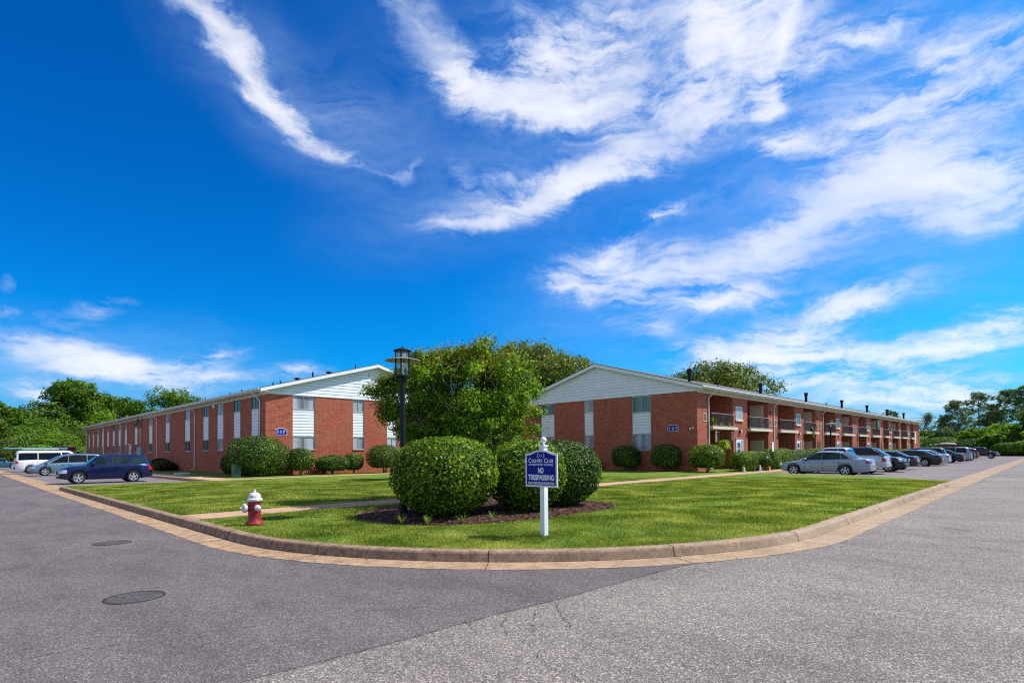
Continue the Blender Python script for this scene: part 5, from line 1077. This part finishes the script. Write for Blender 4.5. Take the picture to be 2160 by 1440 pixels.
for sg in (-1,1):
    for (cy_o,r_,a0,a1,w_) in [(sg*.020,.062,-60,60,.009),(sg*-.004,.026,50,310,.006)]:
        n_=14
        for k in range(n_):
            aa=[math.radians(a0+(a1-a0)*(k+e_)/n_) for e_ in (0,1)]; 
            def pp(a,rr): return WS.p(sy-(cy_o+sg*rr*math.cos(a)),1.540-.0+rr*.75*math.sin(a)-.005,.0268)
            m.q(pp(aa[0],r_),pp(aa[1],r_),pp(aa[1],r_-w_),pp(aa[0],r_-w_))
m.build('emblem',M['letter'],bd)
# ---------------------------------------------------------------- lamp posts
def lamp(loc,label,H=4.2,k=1.,grp=None):
    x,y,z=loc; T=thing('street_lamp',label,'street lamp',(x,y,z),0,grp)
    m=MB(); m.lathe([(.0,0),(.20,0),(.20,.04),(.11,.07),(.10,.20),(.066,.22),(.060,H-.72),(.0,H-.71)],(x,y,z),20); m.build('pole',M['black'],T,smooth=35)
    m=MB(); m.lathe([(.0,H-.73),(.16,H-.73),(.165,H-.69),(.0,H-.685)],(x,y,z),20); 
    for a in (.78,.78+math.pi/2,.78+math.pi,.78-math.pi/2):
        m.box(x+.155*math.cos(a)-.012,x+.155*math.cos(a)+.012,y+.155*math.sin(a)-.012,y+.155*math.sin(a)+.012,z+H-.69,z+H-.10)
    m.lathe([(.0,H-.02),(.05,H-.03),(.20,H-.085),(.215,H-.10),(.20,H-.115),(0,H-.11)],(x,y,z),24); m.lathe([(.012,H-.03),(.012,H+.02),(0,H+.03)],(x,y,z),8)
    hd=m.build('lantern_frame',M['black'],T,smooth=35)
    m=MB(); m.lathe([(.142,H-.27),(.405,H-.325),(.405,H-.335),(.15,H-.285)],(x,y,z),36); 
    m.f=m.f[:-2]; m.m=m.m[:-2]; m.build('reflector_disc',M['disc'],hd,smooth=30)
    m=MB(); m.lathe([(.138,H-.69),(.138,H-.12)],(x,y,z),24); m.f=m.f[:-2]; m.m=m.m[:-2]; m.build('lamp_glass',M['clear'],hd,smooth=True)
    m=MB(); m.lathe([(.0,H-.68),(.05,H-.68),(.05,H-.60),(.035,H-.58),(.06,H-.50),(.06,H-.42),(.03,H-.36),(0,H-.35)],(x,y,z),14); m.build('bulb',M['whiteedge'],hd,smooth=True)
    m=MB(); m.lathe([(.10,H-.30),(.135,H-.12),(.0,H-.12)],(x,y,z),18); m.build('inner_reflector',M['rim'],hd,smooth=True)
    return T
gs='lamp posts with flat disc hoods'
lamp((7.52,11.08,.17),'tall black lamp post with disc hood, rising behind the biggest round hedge',3.93,grp=gs)
lamp((56.4,15.3,.15),'distant dark lamp post among the hedges before block 121, behind the silver truck',4.1,grp=gs)
lamp((108.5,19.3-3.2,.15),'farthest lamp post, near the far end of block 121',4.6,grp=gs)
# ---------------------------------------------------------------- manhole covers
gm='manhole covers in the asphalt'
for i,(x,y,lb) in enumerate([(1.5,7.5,'nearer manhole cover in the dark asphalt'),(2.14,12.46,'farther manhole cover, level with the fire hydrant')]):
    T=thing('manhole_cover',lb,'manhole cover',(x,y,.004),0,gm)
    m=MB(); m.lathe([(.0,.0),(.30,.0),(.30,.006),(.275,.007),(.275,.003),(0,.003)],(x,y,.003),36); m.build('frame',M['mh'],T,smooth=30)
    m=MB(); m.lathe([(.0,.005),(.262,.005),(.268,.003)],(x,y,.003),32)
    for rr in (.08,.16,.24):
        m.lathe([(rr-.012,.0045),(rr-.010,.0085),(rr+.010,.0085),(rr+.012,.0045)],(x,y,.003),32,cap=False)
    for k in range(8):
        a=k*math.pi/4; c_,s_=math.cos(a),math.sin(a); P4=[(.09,-.010),(.23,-.010),(.23,.010),(.09,.010)]; m.ring([[(x+c_*p-s_*q_,y+s_*p+c_*q_,.003+z) for p,q_ in P4] for z in (.005,.0105)])
    m.build('lid',M['iron'],T)
# ---------------------------------------------------------------- utility box
ux,uy=12.95,37.6; U=thing('utility_box','small green utility box on the grass beside the dome shaped shrub','utility box',(ux,uy,.16))
m=MB(); m.box(ux-.22,ux+.22,uy-.20,uy+.20,.14,.92); m.box(ux-.24,ux+.24,uy-.22,uy+.22,.92,.97); ub=m.build('cabinet',M['ebox'],U)
m=MB(); 
for k in range(5): m.box(ux-.18,ux+.18,uy-.216,uy-.201,.22+.13*k,.30+.13*k)
m.build('louvre',M['ebox'],ub)
m=MB(); m.box(11.9,12.9,47.0,47.3,.15,.28); tag(m.build('splash_block',M['white']),'small white splash block on the shaded grass along the long wall of block 117','splash block')
# ---------------------------------------------------------------- little things in front of block 121
PS=thing('parking_sign','small white sign on a dark post in front of the hedges','sign',(41.5,15.05,.16))
m=MB(); m.tube([(41.5,15.05,.1),(41.5,15.05,2.15)],.035,8); m.build('post',M['black'],PS)
m=MB(); m.box(41.35,41.68,14.99,15.01,1.5,2.15); m.build('board',M['white'],PS)
CN=thing('marker','orange and white leaning marker beside the parking sign','marker',(40.95,15.05,.16))
m=MB(); m.ring([[(40.82,15.0,.16),(41.08,15.0,.16),(41.08,15.2,.16),(40.82,15.2,.16)],[(40.70,15.1,1.0),(40.82,15.1,1.0),(40.82,15.16,1.0),(40.70,15.16,1.0)]]); mk=m.build('body',flat('orange',(.75,.15,.03),.6),CN)
m=MB(); m.box(40.70,40.82,15.09,15.17,1.0,1.14); m.build('tip',M['white'],CN)
for i,(x,y,h,w_,c,lb) in enumerate([(36.9,15.2,.34,.15,'slab','cream garden ornament beside the stem of the corner shrub'),(38.3,15.1,.34,.12,'iron','dark garden ornament before the first boxy hedge'),(39.35,15.1,.42,.11,'white','taller white garden ornament at the foot of the hedges'),(39.8,15.15,.32,.14,'sill','brown garden ornament beside the taller white one')]):
    m=MB(); m.lathe([(0,0),(w_,0),(w_*.9,h*.2),(w_*.5,h*.35),(w_*.75,h*.6),(w_*.3,h*.75),(w_*.45,h*.88),(0,h)],(x,y,.16),12); tag(m.build('garden_ornament',M[c],smooth=True),lb,'ornament','garden ornaments before the hedges')
FN=thing('hanging_fern','bright green fern hanging below the first balcony of block 121','plant',(39.5,17.75,3.1))
fx,fy,fz=39.5,17.75,2.12; m=MB(); R_=random.Random(4)
for k in range(130):
    a=R_.uniform(0,6.28); l=R_.uniform(.45,.72); e_=R_.uniform(.1,1.2); w_=.035; pts=[]
    for j in range(6):
        f=j/5; pts.append(V((fx+math.cos(a)*l*f*math.cos(e_*.6),fy+math.sin(a)*l*f*math.cos(e_*.6),fz+l*(math.sin(e_)*f*1.2-.95*f*f))))
    n_=V((-math.sin(a),math.cos(a),0))
    for j in range(5): wa=w_*(1-(j/5)**2)+.004; wb=w_*(1-((j+1)/5)**2)+.004; m.q(pts[j]-n_*wa,pts[j]+n_*wa,pts[j+1]+n_*wb,pts[j+1]-n_*wb)
m.build('fronds',leafmat('leaf_fern',[(.16,.30,.012),(.36,.48,.02),(.50,.58,.05)],.4,.5),FN)
m=MB(); m.lathe([(0,-.28),(.12,-.28),(.17,-.02),(0,-.02)],(fx,fy,fz),12); m.tube([(fx,fy,fz),(fx,fy,3.12)],.008,4); m.build('basket',M['iron'],FN)
for i,(x,h,c,lb) in enumerate([(38.75,.7,'slab','cream wind chime left of the hanging fern'),(39.15,.65,'iron','grey wind chime between the cream one and the fern'),(41.4,.6,'rail','thin wind chime right of the hanging fern')]):
    m=MB(); z=3.1
    m.tube([(x,17.9,3.12),(x,17.9,2.95)],.006,4); m.lathe([(.0,0),(.09,.0),(.06,.06),(0,.1)],(x,17.9,2.87),10)
    for k in range(5): a=k*1.257; m.tube([(x+.06*math.cos(a),17.9+.06*math.sin(a),2.87),(x+.06*math.cos(a),17.9+.06*math.sin(a),2.9-h)],.012,5)
    tag(m.build('wind_chime',M[c]),lb,'wind chime','wind chimes under the first balcony')
def potplant(x,y,z,h,lb,mat,grp,seed,cas=0):
    T=thing('potted_plant',lb,'plant',(x,y,z),0,grp); m=MB(); m.lathe([(0,0),(.12,0),(.16,.22),(0,.22)],(x,y,z),12); m.build('pot',M['sill'],T,smooth=30)
    m=MB(); R_=random.Random(seed)
    for k in range(44):
        a=R_.uniform(0,6.28); l=h*R_.uniform(.5,1.); e_=R_.uniform(.5,1.4); pts=[]
        for j in range(5):
            f=j/4; pts.append(V((x+math.cos(a)*l*f*math.cos(e_)*1.0,y+math.sin(a)*l*f*math.cos(e_)*.5,z+.2+l*(math.sin(e_)*f-(.5+cas)*f*f))))
        n_=V((-math.sin(a),math.cos(a),0))*.03
        for j in range(4): m.q(pts[j]-n_,pts[j]+n_,pts[j+1]+n_*.6,pts[j+1]-n_*.6)
    m.build('leaves',M[mat],T)
gb='potted plants on the first balcony'
potplant(38.6,17.98,3.32,.95,'tallest dark green potted plant at the left of the first balcony','leaf_myr',gb,1); potplant(39.7,17.98,3.32,.6,'drooping potted plant in the middle of the first balcony','leaf_wood',gb,2,.4); potplant(41.1,17.98,3.32,.6,'grey green potted plant at the right of the first balcony','leaf_dk',gb,3,.2)
potplant(60.0,17.95,3.55,1.0,'trailing plant spilling over the fourth balcony of block 121','leaf_dk','plants on farther balconies',5,1.2)
m=MB(); m.box(82.9+.0,83.6,17.9,17.95,4.4,5.3); 
FB=thing('hanging_cloth','green cloth hanging from the eave over the eighth balcony','cloth',(86.5,17.8,5.3))
m=MB(); m.grid(lambda u,v:(85.9+1.1*u,17.75+.05*math.sin(u*9),5.35-.95*v),10,4); m.build('cloth',flat('cloth_green',(.02,.30,.22),.8),FB)
# overhead line beyond block 121
m=MB(); pts=[(196,26-i*1.6,12.5-.0*i+.02*(i-8)**2) for i in range(14)]; m.tube([(205+i*-1.,34-i*2.2,10.2+.015*(i-7)**2) for i in range(9)],.05,4); tag(m.build('overhead_cable',M['black']),'thin overhead cable against the sky right of the bare limbed tree','cable')
